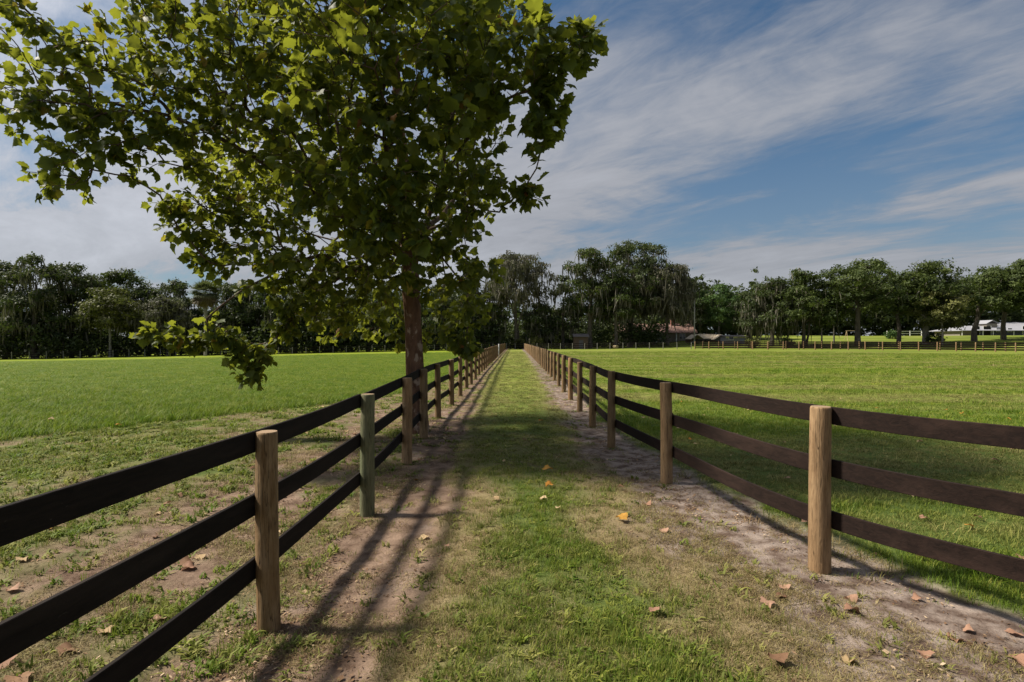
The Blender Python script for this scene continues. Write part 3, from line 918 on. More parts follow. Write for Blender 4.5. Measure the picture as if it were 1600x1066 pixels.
def tree(name, label, x, y, H, Wd, crown_lo, leaf='dark', moss=0.0, group=None, trunk_r=0.4, fork=0.3, dens=1.0, lean=0.0, seed=1, open_=0.0, depth=None, trunks=1, bark=None, card=0.42):
    rs = np.random.default_rng(seed)
    z0 = float(gz(x, y))
    root = tag(empty(name, (x, y, z0)), label, 'tree', group)
    Rx = Wd / 2; Ry = (depth or Wd) / 2; lo = H * crown_lo
    # lumpy crown: lobes carrying clumps of leaf sprays that face outwards
    nb = int(np.clip(Wd * 1.5, 9, 22))
    lobes = []
    for k in range(nb):
        a = 2.4 * k + rs.random() * .9
        zz_ = (k + .5) / nb * .86 + rs.uniform(-.05, .05)
        prof = math.sqrt(max(.04, 1 - ((zz_ - .40) / .62) ** 2)) if zz_ > .40 else .72 + .7 * zz_
        q = prof * rs.uniform(.50, .86) * (1 - .35 * (zz_ > .75))
        lobes.append((math.cos(a) * Rx * q, math.sin(a) * Ry * q, lo + (H - lo) * zz_, rs.uniform(.15, .25) * Wd * (.85 if zz_ > .65 else 1)))
    lobes.append((rs.uniform(-.15, .15) * Wd, 0, H - .15 * Wd, .16 * Wd)); lobes.append((0, 0, lo + (H - lo) * .45, .25 * Wd))
    C = []; NRM = []
    for (a, b, c, r) in lobes:
        n = int(11 * dens * (r / 2.2) ** 1.3) + 5
        d = rs.normal(0, 1, (n, 3)); d[:, 2] = d[:, 2] * .8 + .25; d /= np.linalg.norm(d, axis=1)[:, None]
        C.append(np.array([a, b, c]) + d * (1, 1, .62) * (r * rs.uniform(.55, 1.05, n))[:, None]); NRM.append(d)
    C = np.concatenate(C); NRM = np.concatenate(NRM)
    C[:, 0] += lean * (C[:, 2] / H)
    C[:, 2] = np.minimum(C[:, 2], H - 0.2 - rs.random(len(C)) * 0.6)
    kp = C[:, 2] > lo * .75
    if open_ > 0: kp &= rs.random(len(C)) > open_
    C = C[kp]; NRM = NRM[kp]
    zf = H * fork
    st = [(0, 0, -0.5), (0, 0, .1), (lean * .1, 0, zf * .5), (lean * .25, 0, zf), (lean * .4, 0, zf + (H - zf) * .3), (lean * .6, 0, zf + (H - zf) * .55)]
    P0 = [np.array(p, float) + (rs.normal(0, .12, 3) * (1, 1, 0) if i > 1 else 0) for i, p in enumerate(st)]
    P, par = grow(C, P0, [0, 0, 1, 2, 3, 4], .4)
    R, _ = radii(P, par, .022, 2.1)
    R = np.minimum(R, trunk_r * .55)
    m = MB()
    tr = [trunk_r * 1.5, trunk_r * 1.2, trunk_r * .95, trunk_r * .85, trunk_r * .6, trunk_r * .35]
    m.tube(P0, tr, 9)
    for k in range(1, trunks):
        a = rs.random() * 6.28; e = rs.uniform(.8, 1.8)
        j = C[rs.integers(0, len(C))]
        m.tube([(math.cos(a) * .4, math.sin(a) * .4, -.3), (math.cos(a) * e * .7, math.sin(a) * e * .7, zf * .6), (j[0] * .5, j[1] * .5, zf + (H - zf) * .25), tuple(j)], [trunk_r * .7, trunk_r * .55, trunk_r * .4, .04], 7)
    m.build('trunk', bark or M_obark, root, True)
    m = MB(); branch_mesh(m, P, par, R, 6, 3, 6, .06); m.build('limbs', bark or M_obark, root, True)
    per = max(12, int(38 * dens))
    V, F, n = cards(C, per, np.array([.50, .50, .26]), card, .55, rs, NRM)
    me = fast_mesh('crown', V, F, M_can[leaf])
    zc = np.repeat(rs.random(len(C)), per)
    float_attr(me, 'tint', np.repeat(np.clip(zc * .6 + rs.random(n) * .4, 0, 1), 4))
    co = tag(link(bpy.data.objects.new('crown', me), root), kind='stuff')
    if moss > 0:
        k = int(900 * moss)
        ix = rs.integers(0, len(C), k)
        tops = C[ix] + rs.normal(0, .5, (k, 3)) * (1, 1, .6)
        V, F = strands(tops, rs.gamma(2.0, .62, k) + .35, .26, rs)
        me = fast_mesh('hanging_moss', V, F, M_can['moss'])
        float_attr(me, 'tint', np.repeat(rs.random(k), 5))
        tag(link(bpy.data.objects.new('hanging_moss', me), root), kind='stuff')
    return root
def spot(px_, Y): return ((px_ - 800) / FPX * Y, Y)
def ht(top, x, Y): return CAM_H + (533 - top) / FPX * Y - float(gz(x, Y))
def T(px_, top, Y, wpx, crown_lo, label, seed, **k):
    x, y = spot(px_, Y)
    return tree(k.pop('name', 'oak_tree'), label, x, y, ht(top, x, Y), wpx / FPX * Y, crown_lo, seed=seed, **k)

GW = 'oaks of the wood behind the sycamore paddock'
LW = 'dark mossy oak in the wood behind the sycamore paddock'
# wood behind the sycamore paddock (fence stands at 96 to 120 m)
T(-60, 415, 104, 110, .25, 'dark mossy oak at the far end of the wood, farthest from the lane', 100, leaf='dark', moss=.6)
T(8, 405, 106, 100, .22, 'dark mossy oak on the other side of the tallest moss-hung oak from the olive tree', 101, leaf='dark', moss=.6)
T(55, 394, 103, 100, .16, 'tallest moss-hung oak of the wood behind the sycamore paddock', 102, leaf='dark', moss=1.3, trunk_r=.55)
T(112, 408, 108, 100, .22, 'dark mossy oak between the tallest moss-hung oak and the olive round-topped tree', 103, leaf='dark', moss=.6)
T(182, 416, 112, 92, .30, 'green oak rising behind the olive round-topped tree', 104, leaf='mid', moss=.15)
T(172, 449, 103, 84, .40, 'olive round-topped tree on a pale thin trunk before the wood', 105, leaf='olive', moss=.15, trunk_r=.22, bark=M_pbark, fork=.45)
T(232, 444, 112, 70, .2, 'dark oak between the olive tree and the grey moss-covered tree', 106, leaf='dark', moss=.4)
T(272, 434, 114, 80, .2, 'dark oak rising right behind the grey moss-covered tree', 107, leaf='dark', moss=.5)
T(262, 462, 106, 76, .35, 'grey moss-covered tree beside the cabbage palm', 108, leaf='grey', moss=1.2, trunk_r=.2, bark=M_pbark, fork=.45)
for i, (p, t, Y, w) in enumerate([(352, 436, 116, 90), (405, 432, 118, 100), (462, 440, 118, 96), (520, 446, 120, 96), (575, 450, 122, 90), (628, 448, 124, 92), (682, 440, 126, 92), (728, 428, 126, 84)]):
    T(p, t, Y, w, .14, 'dark mossy oak in the wood, half hidden behind the sycamore crown', 110 + i, leaf='dark', moss=.45, group='wood oaks behind the sycamore crown')
T(768, 440, 128, 56, .12, 'narrow dark oak beside the open oak veiled in brown moss', 120, leaf='dark', moss=.7)
T(806, 392, 128, 104, .50, 'tall open oak veiled in brown moss behind the end of the lane', 121, leaf='grey', moss=2.6, trunk_r=.42, fork=.28, open_=.30, dens=.8, trunks=3)
T(842, 470, 130, 60, .15, 'low dark oak behind the end of the lane', 122, leaf='dark', moss=.5)
# behind the mown paddock
T(880, 428, 132, 56, .10, 'slim dark oak between the lane end and the small brown shed', 123, leaf='dark', moss=.4)
T(922, 384, 128, 84, .30, 'tall mossy oak standing over the small brown shed', 124, leaf='mid', moss=1.0, trunk_r=.55)
T(985, 370, 132, 118, .36, 'highest oak of the grove beside the brick house', 125, leaf='dark', moss=.8, trunk_r=.65)
T(962, 430, 126, 66, .40, 'smaller green oak under the highest oak of the grove', 126, leaf='mid', moss=.7)
T(1043, 408, 128, 78, .38, 'grey oak thick with long moss in front of the brick house', 127, leaf='grey', moss=2.4, trunk_r=.4)
T(1082, 434, 140, 62, .18, 'dark oak behind the brick house end and the utility pole', 128, leaf='dark', moss=.3)
T(1124, 441, 138, 76, .20, 'bright green broad tree behind the tan-roofed shelters', 129, leaf='bright', trunk_r=.28, bark=M_pbark)
T(1172, 452, 134, 60, .12, 'dark bushy oak behind the low grey shed', 130, leaf='dark', moss=.4)
T(1206, 434, 116, 84, .22, 'moss-hung oak at the start of the double fence', 131, leaf='dark', moss=.9, trunk_r=.42)
T(1256, 421, 114, 98, .30, 'green oak with two stems behind the double fence', 132, leaf='mid', moss=.2, trunk_r=.36, trunks=2)
T(1340, 404, 112, 128, .42, 'wide spreading oak with thick bare trunk behind the double fence', 133, leaf='mid', moss=.05, trunk_r=.50, fork=.42, open_=.18)
T(1404, 425, 116, 74, .42, 'dark-stemmed oak beside the widest spreading oak', 134, leaf='mid', moss=.1, trunk_r=.38, fork=.4, open_=.1)
T(1446, 407, 114, 104, .40, 'tall oak with pale forked trunk behind the double fence', 135, leaf='mid', trunk_r=.55, fork=.3, bark=M_pbark, open_=.08)
T(1472, 452, 110, 76, .36, 'small light green tree in front of the tall forked oak', 136, leaf='olive', trunk_r=.16, fork=.4, bark=M_pbark)
T(1522, 424, 116, 84, .44, 'leaning oak in front of the white-roofed barn', 137, leaf='mid', trunk_r=.5, fork=.32, lean=2.2, open_=.12)
T(1568, 412, 118, 96, .42, 'oak with dark trunk beside the barn gable', 138, leaf='mid', trunk_r=.45, fork=.35, open_=.08)
T(1612, 402, 116, 96, .40, 'tall oak past the barn at the fence corner', 139, leaf='mid', trunk_r=.5, fork=.35)
T(1690, 410, 118, 110, .35, 'broad oak beyond the barn', 140, leaf='dark', trunk_r=.5)
# thin stems
for i, (p, t, Y) in enumerate([(1284, 455, 118), (1303, 452, 120)]):
    T(p, t, Y, 50, .5, 'slender young oak on a thin straight stem behind the double fence', 150 + i, leaf='mid', trunk_r=.15, fork=.5, group='slender oaks behind the double fence', bark=M_pbark)

# cabbage palm
def palm(x, y, H, label, seed):
    rs = np.random.default_rng(seed)
    z0 = float(gz(x, y))
    root = tag(empty('cabbage_palm', (x, y, z0)), label, 'tree')
    m = MB(); m.tube([(0, 0, -.4), (0, 0, .2), (.05, 0, H * .3), (.02, 0, H * .6), (0, 0, H)], [.34, .27, .24, .25, .30], 12); m.build('trunk', M_pbark, root, True)
    for part, n, lo, hi, mat, L in (('crown', 90, -.35, 1.0, 'palm', 2.9), ('dead_fronds', 70, -1.0, -.35, 'thatch', 2.7)):
        V = []; F = []; tt = []
        for i in range(n):
            el = math.asin(rs.uniform(lo, hi)); a = rs.random() * 6.28
            d = np.array([math.cos(a) * math.cos(el), math.sin(a) * math.cos(el), math.sin(el)])
            s = np.cross(d, (0, 0, 1)); s /= np.linalg.norm(s) + 1e-6; u_ = np.cross(s, d)
            c = np.array([0, 0, H + .4]); k0 = c + d * L * .45 * rs.uniform(.8, 1.1); t_ = rs.random()
            b = len(V); V += [c, k0]; tt += [t_, t_]
            for q in range(9):     # fan of narrow leaflets
                an = (q - 4) * .27
                e = k0 + (d * math.cos(an) + s * math.sin(an)) * L * .62 * rs.uniform(.8, 1.05) + np.array([0, 0, -.30 * abs(math.cos(el)) - .1]) + u_ * rs.normal(0, .12)
                w = (s * math.cos(an) - d * math.sin(an)) * .12
                V += [k0 * .6 + e * .4 + w, k0 * .6 + e * .4 - w, e]; tt += [t_] * 3
                j = len(V) - 3
                F += [(b + 1, j, j + 1), (j, j + 2, j + 1)]
        me = fast_mesh(part, np.array(V), np.array(F), M_can[mat]); float_attr(me, 'tint', tt)
        link(bpy.data.objects.new(part, me), root)
xp, yp = spot(321, 100)
palm(xp, yp, ht(462, xp, yp), 'cabbage palm with straight pale trunk in front of the dark wood', 5)

# undergrowth: nobody could count it
def undergrowth(name, pts, h, size, leaf, per, seed):
    rs = np.random.default_rng(seed)
    C = np.array(pts)
    z = gz(C[:, 0], C[:, 1])
    hh = h * (0.35 + 0.9 * fbm(C[:, 0] * .13, C[:, 1] * .13, seed, 3)) 
    C3 = np.stack([C[:, 0], C[:, 1], z + rs.random(len(C)) ** .8 * hh], -1)
    V, F, n = cards(C3, per, np.array([.6, .6, .4]), size, .6, rs)
    me = fast_mesh(name, V, F, M_can[leaf]); float_attr(me, 'tint', np.repeat(np.repeat(rs.random(len(C)), per) * .6 + rs.random(n) * .4, 4))
    return tag(link(bpy.data.objects.new(name, me)), kind='stuff')
x = rng.uniform(-150, -1, 5200); off = rng.uniform(2.0, 26, 5200)
o = undergrowth('undergrowth', np.stack([x, back_left(x) + off], -1), 6.5, .55, 'dark', 14, 9)
tag(o, 'dense dark undergrowth filling the wood behind the sycamore paddock', 'undergrowth')
x = rng.uniform(-3, 34, 1700); off = rng.uniform(16, 40, 1700)
o = undergrowth('undergrowth', np.stack([x, back_right(x) + off], -1), 6.5, .55, 'dark', 14, 10)
tag(o, 'dark shrubs behind the brick house and the lane end', 'undergrowth')
x = rng.uniform(28, 200, 7000); yb = rng.uniform(166, 196, 7000)
o = undergrowth('undergrowth', np.stack([x, yb], -1), 19.0, 1.05, 'dark', 15, 12)
tag(o, 'far dark wood beyond the lawn behind the barn', 'woodland')
x = rng.uniform(-190, 40, 3600); yb = rng.uniform(140, 172, 3600)
o = undergrowth('undergrowth', np.stack([x, yb], -1), 13.0, 1.0, 'dark', 14, 13)
tag(o, 'far dark wood closing the view behind the mossy oaks', 'woodland')
# a few separate shrubs
def shrub(px_, Y, h, w, leaf, label, seed):
    rs = np.random.default_rng(seed); x, y = spot(px_, Y); z0 = float(gz(x, y))
    root = tag(empty('shrub', (x, y, z0)), label, 'shrub')
    n = 60
    d = rs.normal(0, 1, (n, 3)); d /= np.linalg.norm(d, axis=1)[:, None]
    C = d * rs.uniform(.5, 1, n)[:, None] * (w / 2, w / 2, h * .5) + (0, 0, h * .52)
    V, F, k = cards(C, 16, np.array([.22, .22, .2]), .30, .6, rs)
    me = fast_mesh('foliage', V, F, M_can[leaf]); float_attr(me, 'tint', np.repeat(rs.random(k), 4)); link(bpy.data.objects.new('foliage', me), root)
    m = MB()
    for q in range(5):
        e = C[rs.integers(0, n)] * .8
        m.tube([(0, 0, -.1), tuple(e * .5), tuple(e)], [.05, .035, .015], 5)
    m.build('stems', M_obark, root, True)
shrub(1176, 112, 1.9, 3.0, 'olive', 'yellow-green shrub between the low grey shed and the double fence', 31)
shrub(1393, 128, 1.8, 3.2, 'bright', 'bright green shrub on the lawn behind the double fence', 32)
shrub(1461, 112, 2.3, 3.2, 'dark', 'dark round shrub beside the small light green tree', 33)
shrub(838, 124, 2.6, 3.6, 'olive', 'pale olive shrub just behind the lane end fence', 34)
shrub(812, 126, 2.2, 2.6, 'olive', 'pale olive bush lower than its neighbour behind the lane end fence', 35)
shrub(1232, 113, 1.7, 2.6, 'dark', 'dark low shrub by the moss-hung oak at the double fence', 36)

# ------------------------------------------------------------------ buildings
def brick_material():
    g = NG('red_brick'); b = g.n('ShaderNodeTexBrick')
    g.l(g.coord('Object', (1, 1, 1)), b.inputs['Vector'])
    mp = b.inputs
    mp['Color1'].default_value = (0.20, 0.07, 0.045, 1); mp['Color2'].default_value = (0.13, 0.045, 0.032, 1); mp['Mortar'].default_value = (0.3, 0.26, 0.22, 1)
    mp['Scale'].default_value = 4.0; mp['Mortar Size'].default_value = 0.012
    return g.principled(b.outputs['Color'], 0.9, None, 0.2)
M_brick = brick_material()
M_pinkroof = simple('weathered_red_shingle', (0.25, 0.155, 0.128), 0.9, .3, 3.0)
M_glass = simple('dark_window_glass', (0.02, 0.024, 0.03), 0.08, .1, spec=.6)
M_tanroof = simple('tan_sheet_roof', (0.56, 0.47, 0.35), 0.7, .15, 2.0)
M_brownw = simple('brown_board', (0.13, 0.085, 0.055), 0.85, .3, 5)
M_greyw = simple('grey_shed_wall', (0.22, 0.215, 0.23), 0.8, .15, 3)
M_bluew = simple('blue_grey_door', (0.20, 0.22, 0.34), 0.7, .12, 3)
M_greyroof = simple('grey_shed_roof', (0.13, 0.115, 0.11), 0.75, .2, 3)
M_metal = simple('white_metal_roof', (0.29, 0.29, 0.31), 0.5, .08, 1.5, spec=.5)
M_barnw = simple('slate_blue_barn_wall', (0.085, 0.088, 0.125), 0.8, .2, 3)
M_barnt = simple('tan_barn_wall', (0.24, 0.21, 0.17), 0.8, .15, 3)
M_dark = simple('unlit_opening_paint', (0.02, 0.018, 0.016), 0.9, .2)  # near-black paint: interior shade put into the colour
M_hay = simple('pale_hay', (0.46, 0.35, 0.20), 0.95, .3, 14)
M_pole = simple('weathered_pole', (0.34, 0.32, 0.28), 0.85, .2, 6)

def house():
    Y = 138.0; x0 = (966 - 800) / FPX * Y; x1 = (1084 - 800) / FPX * Y
    xm = (x0 + x1) / 2; z0 = float(gz(xm, Y)) ; base = (xm, Y, z0)
    r = tag(empty('brick_house', base), 'low red brick house with faded red roof half hidden by mossy oaks', 'house')
    w = (x1 - x0) / 2
    zt = CAM_H + (533 - 519.5) / FPX * Y - z0        # eaves
    zr = CAM_H + (533 - 505) / FPX * Y - z0          # ridge
    MB().box(-w, w, 0, 8, -.6, zt).build('wall', M_brick, r)
    rf = MB().gable(-w - .5, w + .5, -1.6, 8.6, zt - .05, zr, .16, 'x').build('roof', M_pinkroof, r)
    m = MB(); m.add([(-w, 0.01, zt), (-w, 4, zr - .2), (-w, 7.99, zt), (-w + .15, 0.01, zt), (-w + .15, 4, zr - .2), (-w + .15, 7.99, zt)], [(0, 1, 2), (3, 5, 4), (0, 3, 4, 1), (1, 4, 5, 2)]); m.build('gable_end', M_brick, r)
    c = MB().box(4.3, 5.2, 2.2, 3.0, zt, zr + 1.0).build('chimney', M_brick, rf)
    MB().box(4.22, 5.28, 2.12, 3.08, zr + 1.0, zr + 1.14).build('chimney_cap', M_pinkroof, rf)
    for wx_ in (-w + 2.2, -w + 6.6, 0.6, 6.4):
        f = MB().box(wx_ - .75, wx_ + .75, -.05, .02, .95, 2.35).build('window', M_white, r)
        MB().box(wx_ - .66, wx_ - .03, -.065, -.052, 1.03, 2.27).build('pane', M_glass, f)
        MB().box(wx_ + .03, wx_ + .66, -.065, -.052, 1.03, 2.27).build('pane', M_glass, f)
    d = MB().box(-1.9, -.9, -.05, .02, 0, 2.15).build('door', M_brownw, r)
    MB().box(-1.06, -1.0, -.10, -.052, 1.0, 1.1).build('handle', M_metal, d)
    for cx_ in (-w + .2, -w / 2, -.2, w / 2, w - .2):
        MB().box(cx_ - .11, cx_ + .11, -1.35, -1.13, -.3, zt - .2).build('porch_column', M_white, r)
    MB().box(-w, w, -1.5, -.02, -.5, .12).build('porch_floor', M_greyw, r)
house()
def small_shed():
    Y = 124.0; x = (908 - 800) / FPX * Y; z0 = float(gz(x, Y))
    r = tag(empty('garden_shed', (x, Y, z0)), 'small brown board shed under the tall mossy oak', 'shed')
    h = CAM_H + (533 - 524) / FPX * Y - z0
    for i in range(8):
        a = -1.5 + i * .375
        MB().box(a + .01, a + .365, 0, .04, -.2, h - .3).build('board', M_brownw, r)
    MB().box(-1.5, 1.5, .045, 2.4, -.2, h - .3).build('wall', M_brownw, r)
    MB().gable(-1.75, 1.75, -.3, 2.7, h - .28, h + .35, .1, 'x').build('roof', M_greyroof, r)
    d = MB().box(-.45, .45, -.04, -.005, 0, 1.9).build('door', M_greyroof, r)
    MB().box(.3, .36, -.075, -.042, .9, 1.05).build('handle', M_metal, d)
small_shed()
def shelter(pxc, Y, w, dep, ztop_px, zeave_px, label, axis):
    x = (pxc - 800) / FPX * Y; z0 = float(gz(x, Y))
    r = tag(empty('open_shelter', (x, Y, z0)), label, 'shelter', None)
    ze = CAM_H + (533 - zeave_px) / FPX * Y - z0; zt = CAM_H + (533 - ztop_px) / FPX * Y - z0
    MB().gable(-w / 2, w / 2, 0, dep, ze, zt, .10, axis).build('roof', M_tanroof, r)
    for a in (-w / 2 + .15, w / 2 - .15):
        for b in (.15, dep - .15):
            MB().box(a - .07, a + .07, b - .07, b + .07, -.3, ze - .02).build('post', M_brownw, r)
    MB().box(-w / 2 + .25, w / 2 - .25, dep - .22, dep - .16, -.2, ze - .15).build('back_wall', M_brownw, r)
    MB().box(-w / 2 + .3, w / 2 - .3, .6, .66, .35, .55).build('feed_rail', M_greyw, r)
shelter(1090, 128, 3.0, 4.5, 522.5, 529.5, 'open gable-fronted shelter with tan roof beside the utility pole', 'y')
shelter(1106, 133, 5.2, 4.0, 522.0, 529.0, 'longer tan-roofed shelter behind the gable-fronted one', 'x')
shelter(1128, 131, 3.6, 4.0, 523.0, 530.5, 'tan-roofed shelter next to the low grey shed', 'y')
def low_shed():
    Y = 124.0; x = (1150 - 800) / FPX * Y; z0 = float(gz(x, Y))
    r = tag(empty('low_shed', (x, Y, z0)), 'low flat-roofed grey shed with a blue-grey door', 'shed')
    h = CAM_H + (533 - 525) / FPX * Y - z0
    MB().box(-2.3, 2.3, 0, 3, -.3, h - .3).build('wall', M_greyw, r)
    MB().add([(-2.6, -.5, h - .25), (2.6, -.5, h - .25), (2.6, 3.3, h + .05), (-2.6, 3.3, h + .05), (-2.6, -.5, h - .1), (2.6, -.5, h - .1), (2.6, 3.3, h + .2), (-2.6, 3.3, h + .2)],
             [(0, 3, 2, 1), (4, 5, 6, 7), (0, 1, 5, 4), (1, 2, 6, 5), (2, 3, 7, 6), (3, 0, 4, 7)]).build('roof', M_greyroof, r)
    d = MB().box(.9, 1.9, -.05, -.005, 0, h - .5).build('door', M_bluew, r)
    MB().box(1.0, 1.06, -.09, -.052, 1.0, 1.12).build('handle', M_metal, d)
    f = MB().box(-1.6, -.5, -.05, -.005, 1.0, 1.75).build('window', M_white, r); MB().box(-1.52, -.58, -.065, -.052, 1.07, 1.68).build('pane', M_glass, f)
low_shed()
def barn():
    Y = 150.0; x0 = (1500 - 800) / FPX * Y; z0 = float(gz(x0 + 10, Y))
    r = tag(empty('horse_barn', (x0, Y, z0)), 'long barn with white metal roof and slate blue walls behind the oaks', 'barn')
    pz = lambda p: CAM_H + (533 - p) / FPX * Y - z0
    ze, zr = pz(516.5), pz(508.5)
    L = 24.0
    MB().box(0, 5.0, 0, 9, -.6, ze).build('end_wall', M_barnt, r)
    MB().box(5.003, L, 0, 9, -.6, ze).build('wall', M_barnw, r)
    rf = MB().add([(-.8, -1.2, ze), (L + .6, -1.2, ze), (L + .6, 4.5, zr), (3.4, 4.5, zr), (-.8, 10.2, ze), (L + .6, 10.2, ze),
                   (-.8, -1.2, ze - .12), (L + .6, -1.2, ze - .12), (L + .6, 4.5, zr - .12), (3.4, 4.5, zr - .12), (-.8, 10.2, ze - .12), (L + .6, 10.2, ze - .12)],
                  [(0, 1, 2, 3), (3, 2, 5, 4), (0, 3, 4), (6, 9, 8, 7), (9, 10, 11, 8), (6, 10, 9), (0, 6, 7, 1), (0, 4, 10, 6), (1, 7, 8, 2), (2, 8, 11, 5), (4, 5, 11, 10)]).build('roof', M_metal, r)
    MB().box(9.2, 12.0, 2.6, 6.4, zr - 1.0, zr + .55).build('cupola', M_barnt, rf)
    MB().gable(8.8, 12.4, 2.2, 6.8, zr + .55, zr + 1.5, .08, 'y').build('cupola_roof', M_metal, rf)
    for a in (3.2, 6.2, 16.5):
        d = MB().box(a, a + 1.9, -.04, -.005, -.2, 2.6).build('doorway', M_dark, r)  # dark panel on the closed wall, coloured like a shaded interior
        MB().box(a - .12, a, -.07, -.005, -.2, 2.72).build('door_frame', M_white, d); MB().box(a + 1.9, a + 2.02, -.07, -.005, -.2, 2.72).build('door_frame', M_white, d)
    for a in (9.5, 12.5, 20.0):
        f = MB().box(a, a + 1.2, -.05, -.005, 1.1, 2.1).build('window', M_white, r); MB().box(a + .08, a + 1.12, -.065, -.052, 1.18, 2.02).build('pane', M_glass, f)
    for a in np.arange(-.3, L, 2.7):
        MB().box(float(a), float(a) + .12, -1.1, -.98, -.6, ze - .1).build('porch_post', M_white, r)
    # higher second hall
    Y2 = 160.0; xx = (1572 - 800) / FPX * Y2; z2 = float(gz(xx + 6, Y2))
    r2 = tag(empty('riding_hall', (xx, Y2, z2)), 'taller white-roofed dark hall behind the long barn', 'barn')
    q = lambda p: CAM_H + (533 - p) / FPX * Y2 - z2
    MB().box(0, 22, 0, 12, -.6, q(511)).build('wall', M_barnw, r2)
    MB().gable(-.6, 22.6, -.9, 12.9, q(511), q(502.5), .12, 'x').build('roof', M_metal, r2)
    for a in (3.0, 8.0, 13.0):
        f = MB().box(a, a + 1.6, -.05, -.005, 1.4, 2.6).build('window', M_white, r2); MB().box(a + .1, a + 1.5, -.065, -.052, 1.5, 2.5).build('pane', M_glass, f)
    d = MB().box(17, 19.6, -.05, -.005, -.3, 3.2).build('door', M_barnt, r2); MB().box(18.2, 18.4, -.09, -.052, 1.2, 1.5).build('handle', M_metal, d)
barn()
# utility pole
x, y_ = spot(1085, 126); z0 = float(gz(x, y_))
r = tag(empty('utility_pole', (x, y_, z0)), 'pale bare utility pole rising beside the brick house', 'pole')
h = ht(470, x, y_)
MB().tube([(0, 0, -.4), (0, 0, h * .5), (0, 0, h)], [.16, .14, .11], 10).build('pole', M_pole, r, True)
MB().box(-.5, .5, -.06, .06, h - .55, h - .43).build('crossarm', M_pole, r)
# hay bale by the back fence
x, y_ = spot(962, 122); z0 = float(gz(x, y_))
m = MB(); n = 18; ring = []
prof = [(0, .0), (.30, .0), (.42, .06), (.44, .2), (.44, .9), (.42, 1.0), (.30, 1.05), (0, 1.05)]
for rr_, t_ in prof:
    for k in range(n):
        a = 2 * math.pi * k / n
        q = max(rr_, .001) * (1 + .025 * math.sin(5 * a + t_ * 7))
        ring.append((q * math.cos(a), t_ - .5, .42 + q * math.sin(a)))
m.add(ring, [(i * n + k, i * n + (k + 1) % n, (i + 1) * n + (k + 1) % n, (i + 1) * n + k) for i in range(len(prof) - 1) for k in range(n)])
o = m.build('hay_bale', M_hay, None, True); o.location = (x, y_, z0 - .02); o.rotation_euler = (0, 0, .5)
tag(o, 'small pale round hay bale beside the fence under the oaks', 'hay bale')
# white rail fence and an A-frame on the lawn
def white_fence(px0, px1, Y):
    x0 = (px0 - 800) / FPX * Y; x1 = (px1 - 800) / FPX * Y; z0 = float(gz(x0, Y))
    r = tag(empty('white_rail_fence', (x0, Y, z0)), 'short white rail fence on the lawn behind the double fence', 'fence')
    n = int((x1 - x0) / 2.4)
    for i in range(n + 1):
        a = (x1 - x0) * i / n; z = float(gz(x0 + a, Y)) - z0
        MB().box(a - .06, a + .06, -.06, .06, z - .3, z + 1.25).build('post', M_white, r)
        if i < n:
            z2 = float(gz(x0 + (x1 - x0) * (i + 1) / n, Y)) - z0; b = (x1 - x0) * (i + 1) / n
            for q in (.5, 1.05):
                MB().add([(a, -.10, z + q), (b, -.10, z2 + q), (b, -.063, z2 + q), (a, -.063, z + q), (a, -.10, z + q + .13), (b, -.10, z2 + q + .13), (b, -.063, z2 + q + .13), (a, -.063, z + q + .13)],
                         [(0, 3, 2, 1), (4, 5, 6, 7), (0, 1, 5, 4), (1, 2, 6, 5), (2, 3, 7, 6), (3, 0, 4, 7)]).build('rail', M_white, r)
white_fence(1386, 1440, 140)
Y = 126; x, _ = spot(1332, Y); z0 = float(gz(x, Y))
r = tag(empty('swing_frame', (x, Y, z0)), 'wooden A-frame swing stand beside the wide spreading oak', 'swing frame')
for sx_ in (-1.4, 1.4):
    for sy_ in (-.7, .7):
        MB().tube([(sx_ * 1.05, sy_, -.2), (sx_ * .92, 0, 2.1)], [.05, .05], 7).build('leg', M_hay if sx_ < 0 else M_white, r)
MB().tube([(-1.45, 0, 2.1), (1.45, 0, 2.1)], [.055, .055], 7).build('crossbar', M_hay, r)

# ------------------------------------------------------------------ grass (scattered tufts)
SRC = bpy.data.collections.new('grass_sources')      # not linked to the scene: only instanced
def tuft(name, nb, h, hv, rad, w, lean, seed, flat=0.0):
    rs = np.random.default_rng(seed)
    V = []; F = []
    for i in range(nb):
        a = rs.random() * 6.28; d = rad * math.sqrt(rs.random())
        b = np.array([d * math.cos(a), d * math.sin(a), -.008])
        L = h * (1 + rs.uniform(-hv, hv)); an = rs.random() * 6.28
        ln = lean * rs.uniform(.3, 1.3)
        dr = np.array([math.cos(an), math.sin(an), 0]); sd_ = np.array([-math.sin(an), math.cos(an), 0]) * w * rs.uniform(.7, 1.3) / 2
        up = np.array([0, 0, 1.0]) * (1 - flat)
        p1 = b + (up * .55 + dr * ln * .35) * L
        p2 = b + (up * (.95 - ln * .25) + dr * ln * 1.0) * L
        if flat > 0: p1[2] = max(p1[2], .006 + rs.random() * .012); p2[2] = max(p2[2], .004 + rs.random() * .02)
        j = len(V)
        V += [b - sd_, b + sd_, p1 + sd_ * .8, p1 - sd_ * .8, p2]
        F += [(j, j + 1, j + 2), (j, j + 2, j + 3), (j + 3, j + 2, j + 4)]
    me = fast_mesh(name, np.array(V), np.array(F), M_blade)
    o = bpy.data.objects.new(name, me); SRC.objects.link(o)
    return o
names = []
for i in range(4): names.append(tuft(f'a{i}_lawn_tuft', 16, .050, .5, .055, .0042, .55, 200 + i).name)
for i in range(3): names.append(tuft(f'b{i}_straw_tuft', 15, .060, .5, .065, .0034, .9, 220 + i, .72).name)
for i in range(3): names.append(tuft(f'c{i}_long_tuft', 18, .125, .4, .075, .0055, .55, 240 + i).name)
